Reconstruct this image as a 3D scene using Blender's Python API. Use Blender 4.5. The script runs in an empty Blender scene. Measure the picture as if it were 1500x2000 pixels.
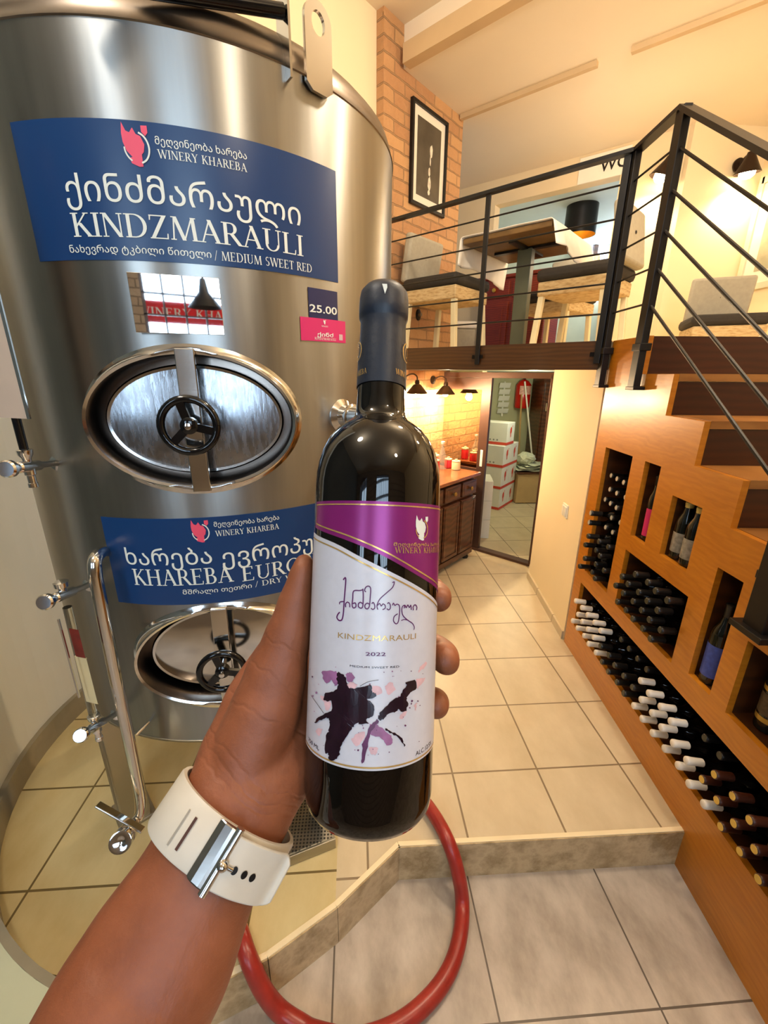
import bpy, bmesh, math, random
from mathutils import Vector as V, Matrix as M
random.seed(7)
S = bpy.context.scene
COL = S.collection
PI = math.pi
rad = math.radians

# ------------------------------------------------------------------ camera, world, lights, exposure
F = 823.68                       # focal length in pixels of the 1500 x 2000 frame
EYE = V((0, 0, 1.6))
PITCH, ROLL, YAW = 0.317696, 0.0076415, 0.0670957
FW = V((math.sin(YAW)*math.cos(PITCH), math.cos(YAW)*math.cos(PITCH), -math.sin(PITCH)))
_r = V((math.cos(YAW), -math.sin(YAW), 0)); _u = _r.cross(FW)
RT = _r*math.cos(ROLL) + _u*math.sin(ROLL)
UP = -_r*math.sin(ROLL) + _u*math.cos(ROLL)
cam = bpy.data.cameras.new('camera')
cam.sensor_fit = 'VERTICAL'; cam.sensor_height = 36; cam.lens = F/2000*36
cam.clip_start = 0.01; cam.clip_end = 100
camo = bpy.data.objects.new('camera', cam); COL.objects.link(camo)
camo.matrix_world = M((RT, UP, -FW)).transposed().to_4x4() if False else M(((RT.x, UP.x, -FW.x, 0), (RT.y, UP.y, -FW.y, 0), (RT.z, UP.z, -FW.z, EYE.z), (0, 0, 0, 1)))
S.camera = camo
S.view_settings.view_transform = 'Standard'; S.view_settings.look = 'None'
S.view_settings.exposure = 0.0; S.view_settings.gamma = 1.0
S.view_settings.use_curve_mapping = False
w = bpy.data.worlds.new('sky'); S.world = w; w.use_nodes = True
w.node_tree.nodes['Background'].inputs[0].default_value = (0.55, 0.72, 1.0, 1)
w.node_tree.nodes['Background'].inputs[1].default_value = 0.4

def light(name, kind, loc, power, col, size=0.1, target=None, **k):
    l = bpy.data.lights.new(name, kind); l.energy = power; l.color = col
    if kind == 'AREA':
        l.shape = 'RECTANGLE'; l.size = size; l.size_y = k.get('size_y', size)
    elif kind in ('POINT', 'SPOT'):
        l.shadow_soft_size = size
    if kind == 'SPOT':
        l.spot_size = k.get('cone', 1.2); l.spot_blend = k.get('blend', 0.5)
    o = bpy.data.objects.new(name, l); COL.objects.link(o); o.location = loc
    if target is not None:
        o.rotation_euler = (V(target)-V(loc)).to_track_quat('-Z', 'Y').to_euler()
    return o
WARM = (1.0, 0.72, 0.40); SOFT = (1.0, 0.85, 0.66); DAY = (0.60, 0.80, 1.0)
light('daylight_window', 'AREA', (-0.4, -3.9, 2.6), 340, DAY, 4.2, (-0.4, 0, 1.6), size_y=2.4)
light('unseen_room_light', 'POINT', (1.0, 1.3, 3.3), 86, SOFT, 0.09)  # warm room lights added out of view under the ceiling, no fixtures built
light('unseen_room_light', 'POINT', (1.1, -0.9, 3.3), 42, SOFT, 0.09)
light('unseen_room_light', 'POINT', (-0.95, 0.15, 3.4), 50, (1.0, 0.95, 0.88), 0.15)  # fill added to brighten the curved wall and tank floor, no lamp here
light('unseen_room_light', 'POINT', (2.5, 1.4, 3.2), 40, SOFT, 0.09)
light('storage_light', 'POINT', (1.9, 4.6, 1.5), 17, (0.93, 1.0, 0.76), 0.06)
light('dining_room_daylight', 'AREA', (3.6, 6.3, 3.1), 55, (0.86, 0.95, 1.0), 1.0, (2.4, 5.4, 2.8))
light('gallery_fill_light', 'POINT', (1.9, 3.6, 2.6), 15, SOFT, 0.25)  # fill added in mid-air to warm the gallery ceiling, no lamp here

# ------------------------------------------------------------------ sight lines: a pixel of the photograph meets a real plane
def ray(x, y): return FW + RT*((x-750)/F) - UP*((y-1000)/F)
def onz(x, y, z=0.0):
    d = ray(x, y); return EYE + d*((z-EYE.z)/d.z)
def onp(x, y, p, n):
    d = ray(x, y); p = V(p); n = V(n); return EYE + d*((p-EYE).dot(n)/d.dot(n))
def deep(x, y, t): return EYE + ray(x, y)*t

# ------------------------------------------------------------------ objects
def link(o): COL.objects.link(o); return o
def obj(name, bm, mat, parent=None, smooth=False, label=None, bev=0, sub=0):
    me = bpy.data.meshes.new(name)
    bmesh.ops.recalc_face_normals(bm, faces=bm.faces[:])
    bm.to_mesh(me); bm.free()
    for mt in (mat if isinstance(mat, (list, tuple)) else [mat]): me.materials.append(mt)
    if smooth:
        for p in me.polygons: p.use_smooth = True
        if smooth != 'all':
            me.set_sharp_from_angle(angle=rad(smooth if smooth is not True else 40))
    o = link(bpy.data.objects.new(name, me))
    if parent is not None:
        o.parent = parent
        if parent.type == 'EMPTY': o.matrix_parent_inverse = M.Translation(-parent.location)
    if label: o['label'] = label
    if bev:
        b = o.modifiers.new('bevel', 'BEVEL'); b.width = bev; b.segments = 2; b.limit_method = 'ANGLE'; b.angle_limit = rad(40)
    if sub:
        s = o.modifiers.new('sub', 'SUBSURF'); s.levels = sub; s.render_levels = sub
    return o
def thing(name, label, cat, loc=(0, 0, 0), group=None):
    o = link(bpy.data.objects.new(name, None)); o.location = loc; o.empty_display_size = 0.05
    o['label'] = label; o['category'] = cat
    if group: o['group'] = group
    return o
def tag(o, label, cat, group=None):
    o['label'] = label; o['category'] = cat
    if group: o['group'] = group
    return o
def struct(o, label=None):
    o['kind'] = 'structure'
    if label: o['label'] = label
    return o
def dup(root, mat, label=None, group=None):
    r = root.copy(); link(r); r.matrix_world = mat
    if label: r['label'] = label
    if group: r['group'] = group
    for ch in list(root.children):
        c = ch.copy(); link(c); c.parent = r; c.matrix_parent_inverse = ch.matrix_parent_inverse.copy()
        for g in list(ch.children):
            d = g.copy(); link(d); d.parent = c; d.matrix_parent_inverse = g.matrix_parent_inverse.copy()
    return r

# ------------------------------------------------------------------ mesh helpers
def B(): return bmesh.new()
def box(bm, c, s, R=None, m=0):
    c = V(c); R = R or M.Identity(3)
    vs = [bm.verts.new(c + R @ V((x*s[0]/2, y*s[1]/2, z*s[2]/2))) for z in (-1, 1) for x, y in ((-1, -1), (1, -1), (1, 1), (-1, 1))]
    for f in ((3, 2, 1, 0), (4, 5, 6, 7), (0, 1, 5, 4), (1, 2, 6, 5), (2, 3, 7, 6), (3, 0, 4, 7)):
        bm.faces.new([vs[i] for i in f]).material_index = m
    return bm
def bar(bm, a, b, wx, wy, up=(0, 0, 1), m=0):
    a = V(a); b = V(b); z = (b-a); L = z.length; z.normalize(); u = V(up)
    x = u.cross(z)
    if x.length < 1e-4: x = V((1, 0, 0)).cross(z)
    x.normalize(); y = z.cross(x)
    R = M((x, y, z)).transposed()
    return box(bm, (a+b)/2, (wx, wy, L), R, m)
def frames(pts):
    n = len(pts); T = []
    for i in range(n):
        d = pts[min(i+1, n-1)] - pts[max(i-1, 0)]
        T.append(d.normalized() if d.length > 1e-9 else V((0, 0, 1)))
    u = V((0, 0, 1)) if abs(T[0].z) < 0.9 else V((1, 0, 0))
    N = [(u - T[0]*u.dot(T[0])).normalized()]
    for i in range(1, n):
        v = N[-1] - T[i]*N[-1].dot(T[i]); N.append(v.normalized())
    return T, N
def tube(bm, pts, r, seg=12, cap=True, m=0, ry=None):
    pts = [V(p) for p in pts]; T, N = frames(pts); n = len(pts)
    rs = r if isinstance(r, (list, tuple)) else [r]*n
    rings = []
    for i in range(n):
        b = T[i].cross(N[i]); k = (ry[i] if ry else rs[i])
        rings.append([bm.verts.new(pts[i] + N[i]*(rs[i]*math.cos(a)) + b*(k*math.sin(a))) for a in [2*PI*j/seg for j in range(seg)]])
    for i in range(n-1):
        for j in range(seg):
            bm.faces.new((rings[i][j], rings[i][(j+1) % seg], rings[i+1][(j+1) % seg], rings[i+1][j])).material_index = m
    if cap:
        bm.faces.new(rings[0][::-1]).material_index = m; bm.faces.new(rings[-1]).material_index = m
    return bm
def lathe(bm, prof, seg=32, mat=None, m=0, a0=0.0, a1=2*PI):
    mat = mat or M.Identity(4); full = abs(a1-a0-2*PI) < 1e-6; n = seg if full else seg+1
    rings = []
    for r, z in prof:
        if r < 1e-6: rings.append([bm.verts.new(mat @ V((0, 0, z)))])
        else: rings.append([bm.verts.new(mat @ V((r*math.cos(a0+(a1-a0)*j/seg), r*math.sin(a0+(a1-a0)*j/seg), z))) for j in range(n)])
    for a, b in zip(rings[:-1], rings[1:]):
        for j in range(seg):
            k = (j+1) % n
            if len(a) == 1 and len(b) == 1: continue
            if len(a) == 1: f = (a[0], b[j], b[k])
            elif len(b) == 1: f = (a[j], a[k], b[0])
            else: f = (a[j], a[k], b[k], b[j])
            bm.faces.new(f).material_index = m
    return bm
def prism(bm, poly, vec, m=0):
    vec = V(vec); a = [bm.verts.new(V(p)) for p in poly]; b = [bm.verts.new(V(p)+vec) for p in poly]; n = len(a)
    bm.faces.new(a[::-1]).material_index = m; bm.faces.new(b).material_index = m
    for i in range(n): bm.faces.new((a[i], a[(i+1) % n], b[(i+1) % n], b[i])).material_index = m
    return bm
def ball(bm, c, r, seg=16, sc=(1, 1, 1), R=None):
    mt = M.Translation(V(c)) @ ((R or M.Identity(3)).to_4x4()) @ M.Diagonal((sc[0]*r, sc[1]*r, sc[2]*r, 1))
    bmesh.ops.create_uvsphere(bm, u_segments=seg, v_segments=max(6, seg//2), radius=1, matrix=mt); return bm
def axm(p, z, x=(1, 0, 0)):
    """matrix with origin p, local Z along z and local X near x"""
    z = V(z).normalized(); x = V(x); x = (x - z*x.dot(z))
    if x.length < 1e-5: x = z.orthogonal()
    x.normalize(); y = z.cross(x)
    return M.Translation(V(p)) @ M((x, y, z)).transposed().to_4x4()
def cat(pts, k=6, closed=False):
    """smooth curve through points"""
    P = [V(p) for p in pts]; n = len(P); out = []
    rng = range(n if closed else n-1)
    for i in rng:
        p0 = P[(i-1) % n] if closed or i > 0 else P[0]; p1 = P[i]; p2 = P[(i+1) % n]; p3 = P[(i+2) % n] if closed or i+2 < n else P[-1]
        for j in range(k):
            t = j/k
            out.append(0.5*((2*p1) + (p2-p0)*t + (2*p0-5*p1+4*p2-p3)*t*t + (3*p1-p0-3*p2+p3)*t**3))
    if not closed: out.append(P[-1])
    return out
# ------------------------------------------------------------------ materials
def lin(c):
    return tuple((x/12.92 if x <= 0.04045 else ((x+0.055)/1.055)**2.4) for x in c)
def hexc(h): return lin(tuple(int(h[i:i+2], 16)/255 for i in (0, 2, 4)))
class Mat:
    def __init__(s, name, col, rough=0.5, metal=0.0, **k):
        s.m = bpy.data.materials.new(name); s.m.use_nodes = True; s.t = s.m.node_tree
        s.b = s.t.nodes['Principled BSDF']; s.set('Roughness', rough); s.set('Metallic', metal)
        s.c = (*(hexc(col) if isinstance(col, str) else col), 1); s.set('Base Color', s.c)
        for a, v in k.items(): s.set(a.replace('_', ' '), v)
    def set(s, n, v): s.b.inputs[n].default_value = v
    def n(s, kind, **k):
        x = s.t.nodes.new(kind)
        for a, v in k.items():
            if a in x.inputs.keys(): x.inputs[a].default_value = v
            elif a.replace('_', ' ') in x.inputs.keys(): x.inputs[a.replace('_', ' ')].default_value = v
            else: setattr(x, a, v)
        return x
    def l(s, a, b): s.t.links.new(a, b)
    def co(s, kind='Object', scale=(1, 1, 1), loc=(0, 0, 0), rot=(0, 0, 0)):
        tc = s.n('ShaderNodeTexCoord'); mp = s.n('ShaderNodeMapping')
        mp.inputs['Scale'].default_value = scale; mp.inputs['Location'].default_value = loc; mp.inputs['Rotation'].default_value = rot
        s.l(tc.outputs[kind], mp.inputs[0]); return mp.outputs[0]
    def noise(s, vec, scale, detail=4, rough=0.55):
        x = s.n('ShaderNodeTexNoise', Scale=scale, Detail=detail, Roughness=rough); s.l(vec, x.inputs['Vector']); return x.outputs[0]
    def mix(s, fac, a, b, mode='MIX'):
        x = s.n('ShaderNodeMix', data_type='RGBA', blend_type=mode)
        for i, v in ((0, fac), (6, a), (7, b)):
            if hasattr(v, 'is_linked') or hasattr(v, 'node'): s.l(v, x.inputs[i])
            else: x.inputs[i].default_value = v if i == 0 else (*v[:3], 1)
        return x.outputs[2]
    def ramp(s, v, stops):
        x = s.n('ShaderNodeValToRGB'); e = x.color_ramp.elements
        while len(e) < len(stops): e.new(0.5)
        for i, (p, c) in enumerate(stops): e[i].position = p; e[i].color = (*c[:3], 1)
        s.l(v, x.inputs[0]); return x.outputs[0]
    def base(s, v): s.l(v, s.b.inputs['Base Color']); return s
    def rough(s, v, lo, hi):
        x = s.n('ShaderNodeMapRange'); s.l(v, x.inputs[0]); x.inputs[3].default_value = lo; x.inputs[4].default_value = hi
        s.l(x.outputs[0], s.b.inputs['Roughness']); return s
    def bump(s, v, strength=0.3, dist=0.002):
        x = s.n('ShaderNodeBump', Strength=strength, Distance=dist); s.l(v, x.inputs['Height']); s.l(x.outputs[0], s.b.inputs['Normal']); return s
    def vary(s, amt=0.12, scale=6, bump=0.0, bd=0.002, sc=(1, 1, 1), bs=None):
        """mottle of the base colour and a fine bump"""
        v = s.co('Object', sc); nz = s.noise(v, scale)
        d = tuple(max(0, c*(1-amt)) for c in s.c[:3]); u = tuple(min(1, c*(1+amt)) for c in s.c[:3])
        s.base(s.ramp(nz, [(0.3, d), (0.7, u)]))
        if bump: s.bump(s.noise(v, bs or scale*8, 3), bump, bd)
        return s
def plain(name, col, rough=0.5, metal=0.0, amt=0.1, scale=8, **k):
    bump = k.pop('bump', 0); bd = k.pop('bd', 0.001); bs = k.pop('bs', None)
    return Mat(name, col, rough, metal, **k).vary(amt, scale, bump, bd, bs=bs).m

# walls
WALL = plain('warm_plaster', 'ecd8b0', 0.75, amt=0.03, scale=1.5, bump=0.08, bs=60)
WALLDAY = plain('daylit_plaster', 'dcdcd2', 0.7, amt=0.03, scale=2, bump=0.06, bs=50)  # same paint as the warm walls, cooler daylight put into the colour
CEIL = plain('ceiling_paint', 'ead9bd', 0.8, amt=0.03, scale=1.2)
BEAMP = plain('beam_shade_tan', 'c9ab80', 0.7, amt=0.05, scale=4)  # shade on the ceiling beam put into its colour as tan
HEADER = plain('gallery_wall_paint', 'ecd2a4', 0.75, amt=0.03, scale=2)

def tile_mat(name, a, b, grout, size, org, rough=0.35, mortar=0.004, vein=0.0, big=2.0):
    t = Mat(name, a, rough); v = t.co('Object', (1, 1, 1), (-org[0], -org[1], 0))
    br = t.n('ShaderNodeTexBrick', offset=0.0, squash=1.0); t.l(v, br.inputs['Vector'])
    for k, x in (('Scale', 1.0), ('Mortar Size', mortar), ('Mortar Smooth', 0.1), ('Brick Width', size[0]), ('Row Height', size[1]), ('Bias', 0.0)): br.inputs[k].default_value = x
    ca, cb = hexc(a), hexc(b)
    br.inputs['Color1'].default_value = (1, 1, 1, 1); br.inputs['Color2'].default_value = (0.93, 0.93, 0.93, 1); br.inputs['Mortar'].default_value = (1, 1, 1, 1)
    nz = t.noise(t.co('Object', (big, big*0.55, 1), rot=(0, 0, 0.5)), 3.0, 8, 0.62)
    c = t.ramp(nz, [(0.32, cb), (0.68, ca)])
    c = t.mix(1.0, c, br.outputs['Color'], 'MULTIPLY')
    t.base(t.mix(br.outputs['Fac'], c, hexc(grout)))
    t.rough(nz, rough-0.06, rough+0.1)
    inv = t.n('ShaderNodeMath', operation='SUBTRACT'); inv.inputs[0].default_value = 1; t.l(br.outputs['Fac'], inv.inputs[1])
    t.bump(inv.outputs[0], 0.5, 0.002)
    return t.m
TILE = tile_mat('beige_floor_tile', 'd3c3a4', 'c1b090', '85735a', (0.365, 0.365), (0.386, 1.323), 0.34)
TILET = tile_mat('cream_floor_tile', 'd6c594', 'c4b07c', '6e5c34', (0.365, 0.365), (-1.079, 1.35), 0.36)
TILEL = tile_mat('grey_stone_tile', 'c8bcae', '998d80', '5f554b', (0.482, 0.482), (0.39, 0.667), 0.38, 0.003, big=2.6)
TILES = tile_mat('storage_tile', 'b7b48c', 'a3a07a', '77704f', (0.365, 0.365), (0.386, 1.323), 0.35)
def marble(name, a, b, rough):
    t = Mat(name, a, rough); nz = t.noise(t.co('Object', (1, 1, 1)), 5, 10, 0.65)
    return t.base(t.ramp(nz, [(0.35, hexc(b)), (0.5, hexc(a)), (0.62, hexc(b)), (0.75, hexc(a))])).rough(nz, rough, rough+0.1).m
MARBLE = marble('step_marble', 'c4ad86', '97805a', 0.06)
CURB = plain('curb_stone', '8c826c', 0.35, amt=0.15, scale=6)
CURBT = plain('curb_top_stone', 'b7bba0', 0.35, amt=0.08, scale=5)

def brick_mat(name, cols, mortar, bw=0.215, bh=0.072):
    t = Mat(name, cols[0], 0.85)
    tc = t.n('ShaderNodeTexCoord'); sp = t.n('ShaderNodeSeparateXYZ'); cb = t.n('ShaderNodeCombineXYZ')
    t.l(tc.outputs['Object'], sp.inputs[0]); t.l(sp.outputs['X'], cb.inputs['X']); t.l(sp.outputs['Z'], cb.inputs['Y'])
    wob = t.n('ShaderNodeTexNoise', Scale=14.0, Detail=2.0); t.l(tc.outputs['Object'], wob.inputs['Vector'])
    vm = t.n('ShaderNodeVectorMath', operation='SCALE'); t.l(wob.outputs['Color'], vm.inputs[0]); vm.inputs['Scale'].default_value = 0.016
    va = t.n('ShaderNodeVectorMath', operation='ADD'); t.l(cb.outputs[0], va.inputs[0]); t.l(vm.outputs[0], va.inputs[1])
    br = t.n('ShaderNodeTexBrick', offset=0.5); t.l(va.outputs[0], br.inputs['Vector'])
    for k, x in (('Scale', 1.0), ('Mortar Size', 0.006), ('Mortar Smooth', 0.35), ('Brick Width', bw), ('Row Height', bh), ('Bias', 0.0)): br.inputs[k].default_value = x
    br.inputs['Color1'].default_value = (*hexc(cols[0]), 1); br.inputs['Color2'].default_value = (*hexc(cols[1]), 1); br.inputs['Mortar'].default_value = (*hexc(mortar), 1)
    nz = t.noise(t.co('Object'), 24, 5)
    c = t.mix(nz, br.outputs['Color'], hexc(cols[2]), 'MIX')
    c = t.mix(0.72, c, br.outputs['Color'])
    t.base(c)
    h = t.n('ShaderNodeMath', operation='MULTIPLY_ADD'); t.l(br.outputs['Fac'], h.inputs[0]); h.inputs[1].default_value = -1.0; t.l(nz, h.inputs[2])
    t.bump(h.outputs[0], 1.0, 0.012)
    return t.m
BRICK = brick_mat('old_brick', ('c4935f', 'a8744a', 'd4ae7e'), '96704a', 0.225, 0.078)

def wood(name, a, b, rough=0.35, sc=(1, 1, 1), scale=3.0, coat=0.0, dist=6.0):
    t = Mat(name, a, rough); v = t.co('Object', sc)
    wv = t.n('ShaderNodeTexWave', Scale=scale, Distortion=dist, Detail=4.0, bands_direction='Z'); wv.inputs['Detail Scale'].default_value = 1.2; t.l(v, wv.inputs['Vector'])
    nz = t.noise(t.co('Object', (sc[0]*2, sc[1]*2, sc[2]*30)), 6, 4)
    f = t.mix(0.45, wv.outputs['Color'], nz)
    t.base(t.ramp(f, [(0.2, hexc(b)), (0.75, hexc(a))])); t.bump(nz, 0.1, 0.001)
    if coat: t.set('Coat Weight', coat); t.set('Coat Roughness', 0.15)
    return t.m
def oak():
    t = Mat('oak_veneer', 'c07818', 0.33); v = t.co('Object', (2.2, 2.2, 26)); big = t.noise(t.co('Object', (1.5, 1.5, 5)), 2.5, 6, 0.6)
    wv = t.n('ShaderNodeTexWave', Scale=7.0, Distortion=13.0, Detail=3.0, bands_direction='Z'); t.l(t.co('Object', (0.8, 0.8, 1.7)), wv.inputs['Vector'])
    nz = t.noise(v, 5, 5); f = t.mix(0.78, wv.outputs['Color'], nz); f = t.mix(0.5, f, big)
    t.base(t.ramp(f, [(0.25, hexc('a8620e')), (0.7, hexc('c67e20'))])); t.bump(nz, 0.08, 0.001); t.set('Coat Weight', 0.12); t.set('Coat Roughness', 0.2); return t.m
OAK = oak()
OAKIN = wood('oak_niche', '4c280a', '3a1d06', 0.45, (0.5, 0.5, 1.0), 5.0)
STAIN = wood('dark_stained_wood', '3c170a', '300f06', 0.3, (0.4, 0.4, 2), 5.0, 0.2)
FASCIA = wood('dark_beam_wood', '4c2c10', '3c210b', 0.32, (0.5, 0.5, 3), 5.0, 0.2)
TREADW = wood('tread_wood', '9c6a34', '8a5a2a', 0.35, (1, 1, 1), 5.0)
WALNUT = wood('walnut_furniture', '59301a', '3a1c0d', 0.3, (1, 1, 1), 6.0, 0.3)
WTOP = wood('varnished_top', '9a5a34', '7a4224', 0.2, (1, 1, 1), 6.0, 0.4)
MAHOG = wood('mahogany', '7c2a0c', '5e1c06', 0.42, (1, 1, 3), 6.0, 0.0)
PLY = wood('table_underside', '7c5c30', '66491f', 0.5, (1, 1, 1), 5.0)

LIDM = plain('lid_steel', '7a7066', 0.3, 1.0, amt=0.08)
def brushed(name, col, rough, aniso=0.6, streak=0.05, bumpk=0.05):
    t = Mat(name, col, rough, 1.0); v = t.co('Object', (1, 1, 1))
    nz = t.noise(t.co('Object', (3, 3, 220)), 3, 3); big = t.noise(v, 2.2, 3)
    c = t.c[:3]
    t.base(t.ramp(big, [(0.3, tuple(x*0.93 for x in c)), (0.7, tuple(min(1, x*1.05) for x in c))]))
    t.rough(nz, rough-streak, rough+streak)
    if bumpk: t.bump(nz, bumpk, 0.0006)
    return t.m
def anis():
    t = Mat('tank_brushed_steel', '9d9c98', 0.27, 1.0); t.set('Anisotropic', 0.8); t.set('Anisotropic Rotation', 0.25)
    tg = t.n('ShaderNodeTangent', direction_type='RADIAL', axis='Z'); t.l(tg.outputs[0], t.b.inputs['Tangent'])
    nz = t.noise(t.co('Object', (9, 9, 0.5)), 3, 4); c = t.c[:3]
    t.base(t.ramp(nz, [(0.3, tuple(x*0.88 for x in c)), (0.7, tuple(min(1, x*1.06) for x in c))])); t.rough(nz, 0.26, 0.4); return t.m
STEEL = anis()
STEELP = brushed('polished_steel', 'd2d0cc', 0.12, streak=0.03, bumpk=0.02)
CHROME = plain('chrome', 'dedede', 0.07, 1.0, amt=0.03)
STEELD = brushed('dull_steel', 'a8a498', 0.35)
MIRROR = plain('mirror_plate', 'f0f0f0', 0.02, 1.0, amt=0.01)
BLACKM = plain('black_metal', '141110', 0.4, 0.3, amt=0.2)
BLACKG = plain('black_gloss', '08080a', 0.08, amt=0.1)
DARKBR = plain('bronze_metal', '2e1e14', 0.4, 0.5, amt=0.15)
FRAMEB = plain('brown_aluminium', '5a4238', 0.35, 0.5, amt=0.05)
NAVY = plain('navy_print', '0e3768', 0.3, amt=0.03, scale=2)
NAVY2 = plain('navy_print_small', '1b2350', 0.35, amt=0.03)
PRINTW = plain('print_white', 'e2e6dc', 0.4, amt=0.02)
PRINTR = plain('print_coral', 'e8506c', 0.4, amt=0.04)
PINK = plain('pink_print', 'd2286a', 0.4, amt=0.05)
def perf():
    t = Mat('perforated_steel', 'b9b6b0', 0.3, 1.0); v = t.co('Object', (1, 1, 1))
    vo = t.n('ShaderNodeTexVoronoi', Scale=85.0, voronoi_dimensions='2D'); vo.inputs['Randomness'].default_value = 0.0; t.l(v, vo.inputs['Vector'])
    k = t.n('ShaderNodeMath', operation='LESS_THAN'); t.l(vo.outputs['Distance'], k.inputs[0]); k.inputs[1].default_value = 0.32
    t.base(t.mix(k.outputs[0], t.c, (0.02, 0.02, 0.02)))
    i = t.n('ShaderNodeMath', operation='SUBTRACT'); i.inputs[0].default_value = 1; t.l(k.outputs[0], i.inputs[1]); t.l(i.outputs[0], t.b.inputs['Metallic'])
    return t.m
PERF = perf()
def glassm(name, col, rough=0.03, trans=1.0, ior=1.45):
    t = Mat(name, col, rough); t.set('Transmission Weight', trans); t.set('IOR', ior); return t.m
GLASS = glassm('clear_glass', 'fbfbfb')
TUBEG = glassm('sight_tube_glass', 'e8e6d8', 0.08)
BOTG = plain('dark_bottle_glass', '060403', 0.04, amt=0.3, Specular_IOR_Level=0.5)
BOTGG = plain('green_bottle_glass', '0a0c06', 0.05, amt=0.3, Specular_IOR_Level=0.6)
HOSE = plain('red_hose_rubber', '942a22', 0.32, amt=0.15, scale=30, bump=0.2, bs=300)
CAPB = plain('black_capsule', '171310', 0.35, amt=0.2)
CAPW = plain('white_capsule', 'ddd4c8', 0.45, amt=0.05, scale=20)
CAPY = plain('gold_capsule', 'd0ab50', 0.35, 0.2, amt=0.1)
CAPR = plain('russet_capsule', '3c1a0c', 0.4, amt=0.1)
FABG = plain('grey_upholstery', 'a8a08c', 0.9, amt=0.06, scale=40, bump=0.2, bs=400)
FABD = plain('dark_cushion', '2b2620', 0.85, amt=0.15, scale=40, bump=0.2, bs=400)
CREAM = plain('cream_painted_wood', 'd8cba4', 0.5, amt=0.05)
def woven():
    t = Mat('woven_rush', 'b89a68', 0.8); v = t.co('Object', (14, 14, 60))
    nz = t.noise(v, 1.6, 2); t.base(t.ramp(nz, [(0.38, hexc('ae9060')), (0.5, hexc('c2a676')), (0.8, hexc('ceb688'))])); t.bump(nz, 0.5, 0.004); return t.m
WOVEN = woven()
CLOTH = plain('white_table_linen', 'ece4d6', 0.85, amt=0.04, scale=10, bump=0.1, bs=200)
PEDG = plain('grey_green_metal', '5a5e4c', 0.45, 0.2, amt=0.06)
CARD = plain('cardboard', 'b59a6a', 0.8, amt=0.06)
BOXW = plain('white_carton', 'e4e2d8', 0.6, amt=0.03)
BOXR = plain('carton_red_print', 'd0452c', 0.6, amt=0.05)
INKG = plain('carton_grey_print', '8d8a84', 0.6, amt=0.05)
PAPER = plain('crumpled_paper', 'c4c6ae', 0.8, amt=0.1, scale=12, bump=0.5, bs=20, bd=0.01)
EXTR = plain('extinguisher_red', 'c01408', 0.25, amt=0.05)
WHITEP = plain('white_plastic', 'e8e2d2', 0.4, amt=0.03)
POSTER = plain('photo_dark_print', '4a4236', 0.4, amt=0.35, scale=7)
PHOTOL = plain('photo_light_print', 'd8cdb8', 0.5, amt=0.25, scale=30)
MATTE = plain('picture_mat', 'e2d8c4', 0.7, amt=0.03)
def emis(name, col, st):
    t = Mat(name, col, 0.5); t.set('Emission Color', (*hexc(col), 1)); t.set('Emission Strength', st); return t.m
BULB = emis('lit_bulb', 'ffd9a0', 60)
BULBS = emis('lit_spot_bulb', 'ffe2b8', 26)
SKYW = emis('bright_window_sky', 'dcebff', 3.0)
# ------------------------------------------------------------------ the setting
D2 = V((0.70711, 0.70711, 0)); D1 = V((-0.70711, 0.70711, 0)); NB = V((0.70711, -0.70711, 0)); Z = V((0, 0, 1))
TC = V((-0.46, 1.578, 0)); TR = 0.582                # axis and radius of the steel tank
LOW = -0.17; GAL = 1.765; CLG = 3.49; TOPC = 3.71
PA = V((1.295, 2.21, 0)); PD = V((-0.0888, -0.99605, 0)); PN = V((0.99605, -0.0888, 0))     # wine rack panel: start, run, inward normal
def P2(s, z, off=0.0): return PA + PD*s + PN*off + Z*z
EDGE = [(1.31, 1.045), (0.131, 1.056), (-0.085, 0.888), (-0.277, 0.778), (-0.447, 0.719), (-0.65, 0.70), (-0.85, 0.77)]
def flat(name, pts, z, t, mat): return struct(obj(name, prism(B(), [(p[0], p[1], z-t) for p in pts], (0, 0, t)), mat))
flat('floor', [(3.35, 1.045)] + EDGE[:3] + [(-0.09, 3.2), (-0.3, 6.2), (3.35, 6.2)], 0, 0.15, TILE)
flat('floor_tank', EDGE[2:] + [(-1.0, 0.8), (-1.5, 1.1), (-1.6, 2.0), (-1.0, 2.8), (-0.09, 3.2)], 0, 0.15, TILET)
flat('floor_lower', [(3.35, -2.6), (3.35, 1.2), (-0.2, 1.2), (-1.3, 1.2), (-1.3, 3.2), (-2.6, 3.2), (-2.6, -2.6)], LOW, 0.1, TILEL)
b = B()
pts = [V((x, y, 0)) for x, y in [(3.35, 1.045)] + EDGE]
for a, c in zip(pts[:-1], pts[1:]):
    d = (c-a).normalized(); n = V((d.y, -d.x, 0))
    if n.y > 0: n = -n
    prism(b, [a+Z*LOW, c+Z*LOW, c-Z*0.001, a-Z*0.001], n*0.012)
struct(obj('trim_1', b, MARBLE), 'polished marble riser of the low step')
b = B()
for a, c in zip(pts[:-1], pts[1:]):
    bar(b, a+V((0, 0.0, -0.003)), c+V((0, 0.0, -0.003)), 0.016, 0.01)
struct(obj('trim_2', b, plain('step_nosing', 'ead9b4', 0.3, amt=0.05)), 'pale nosing along the edge of the step')
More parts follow.
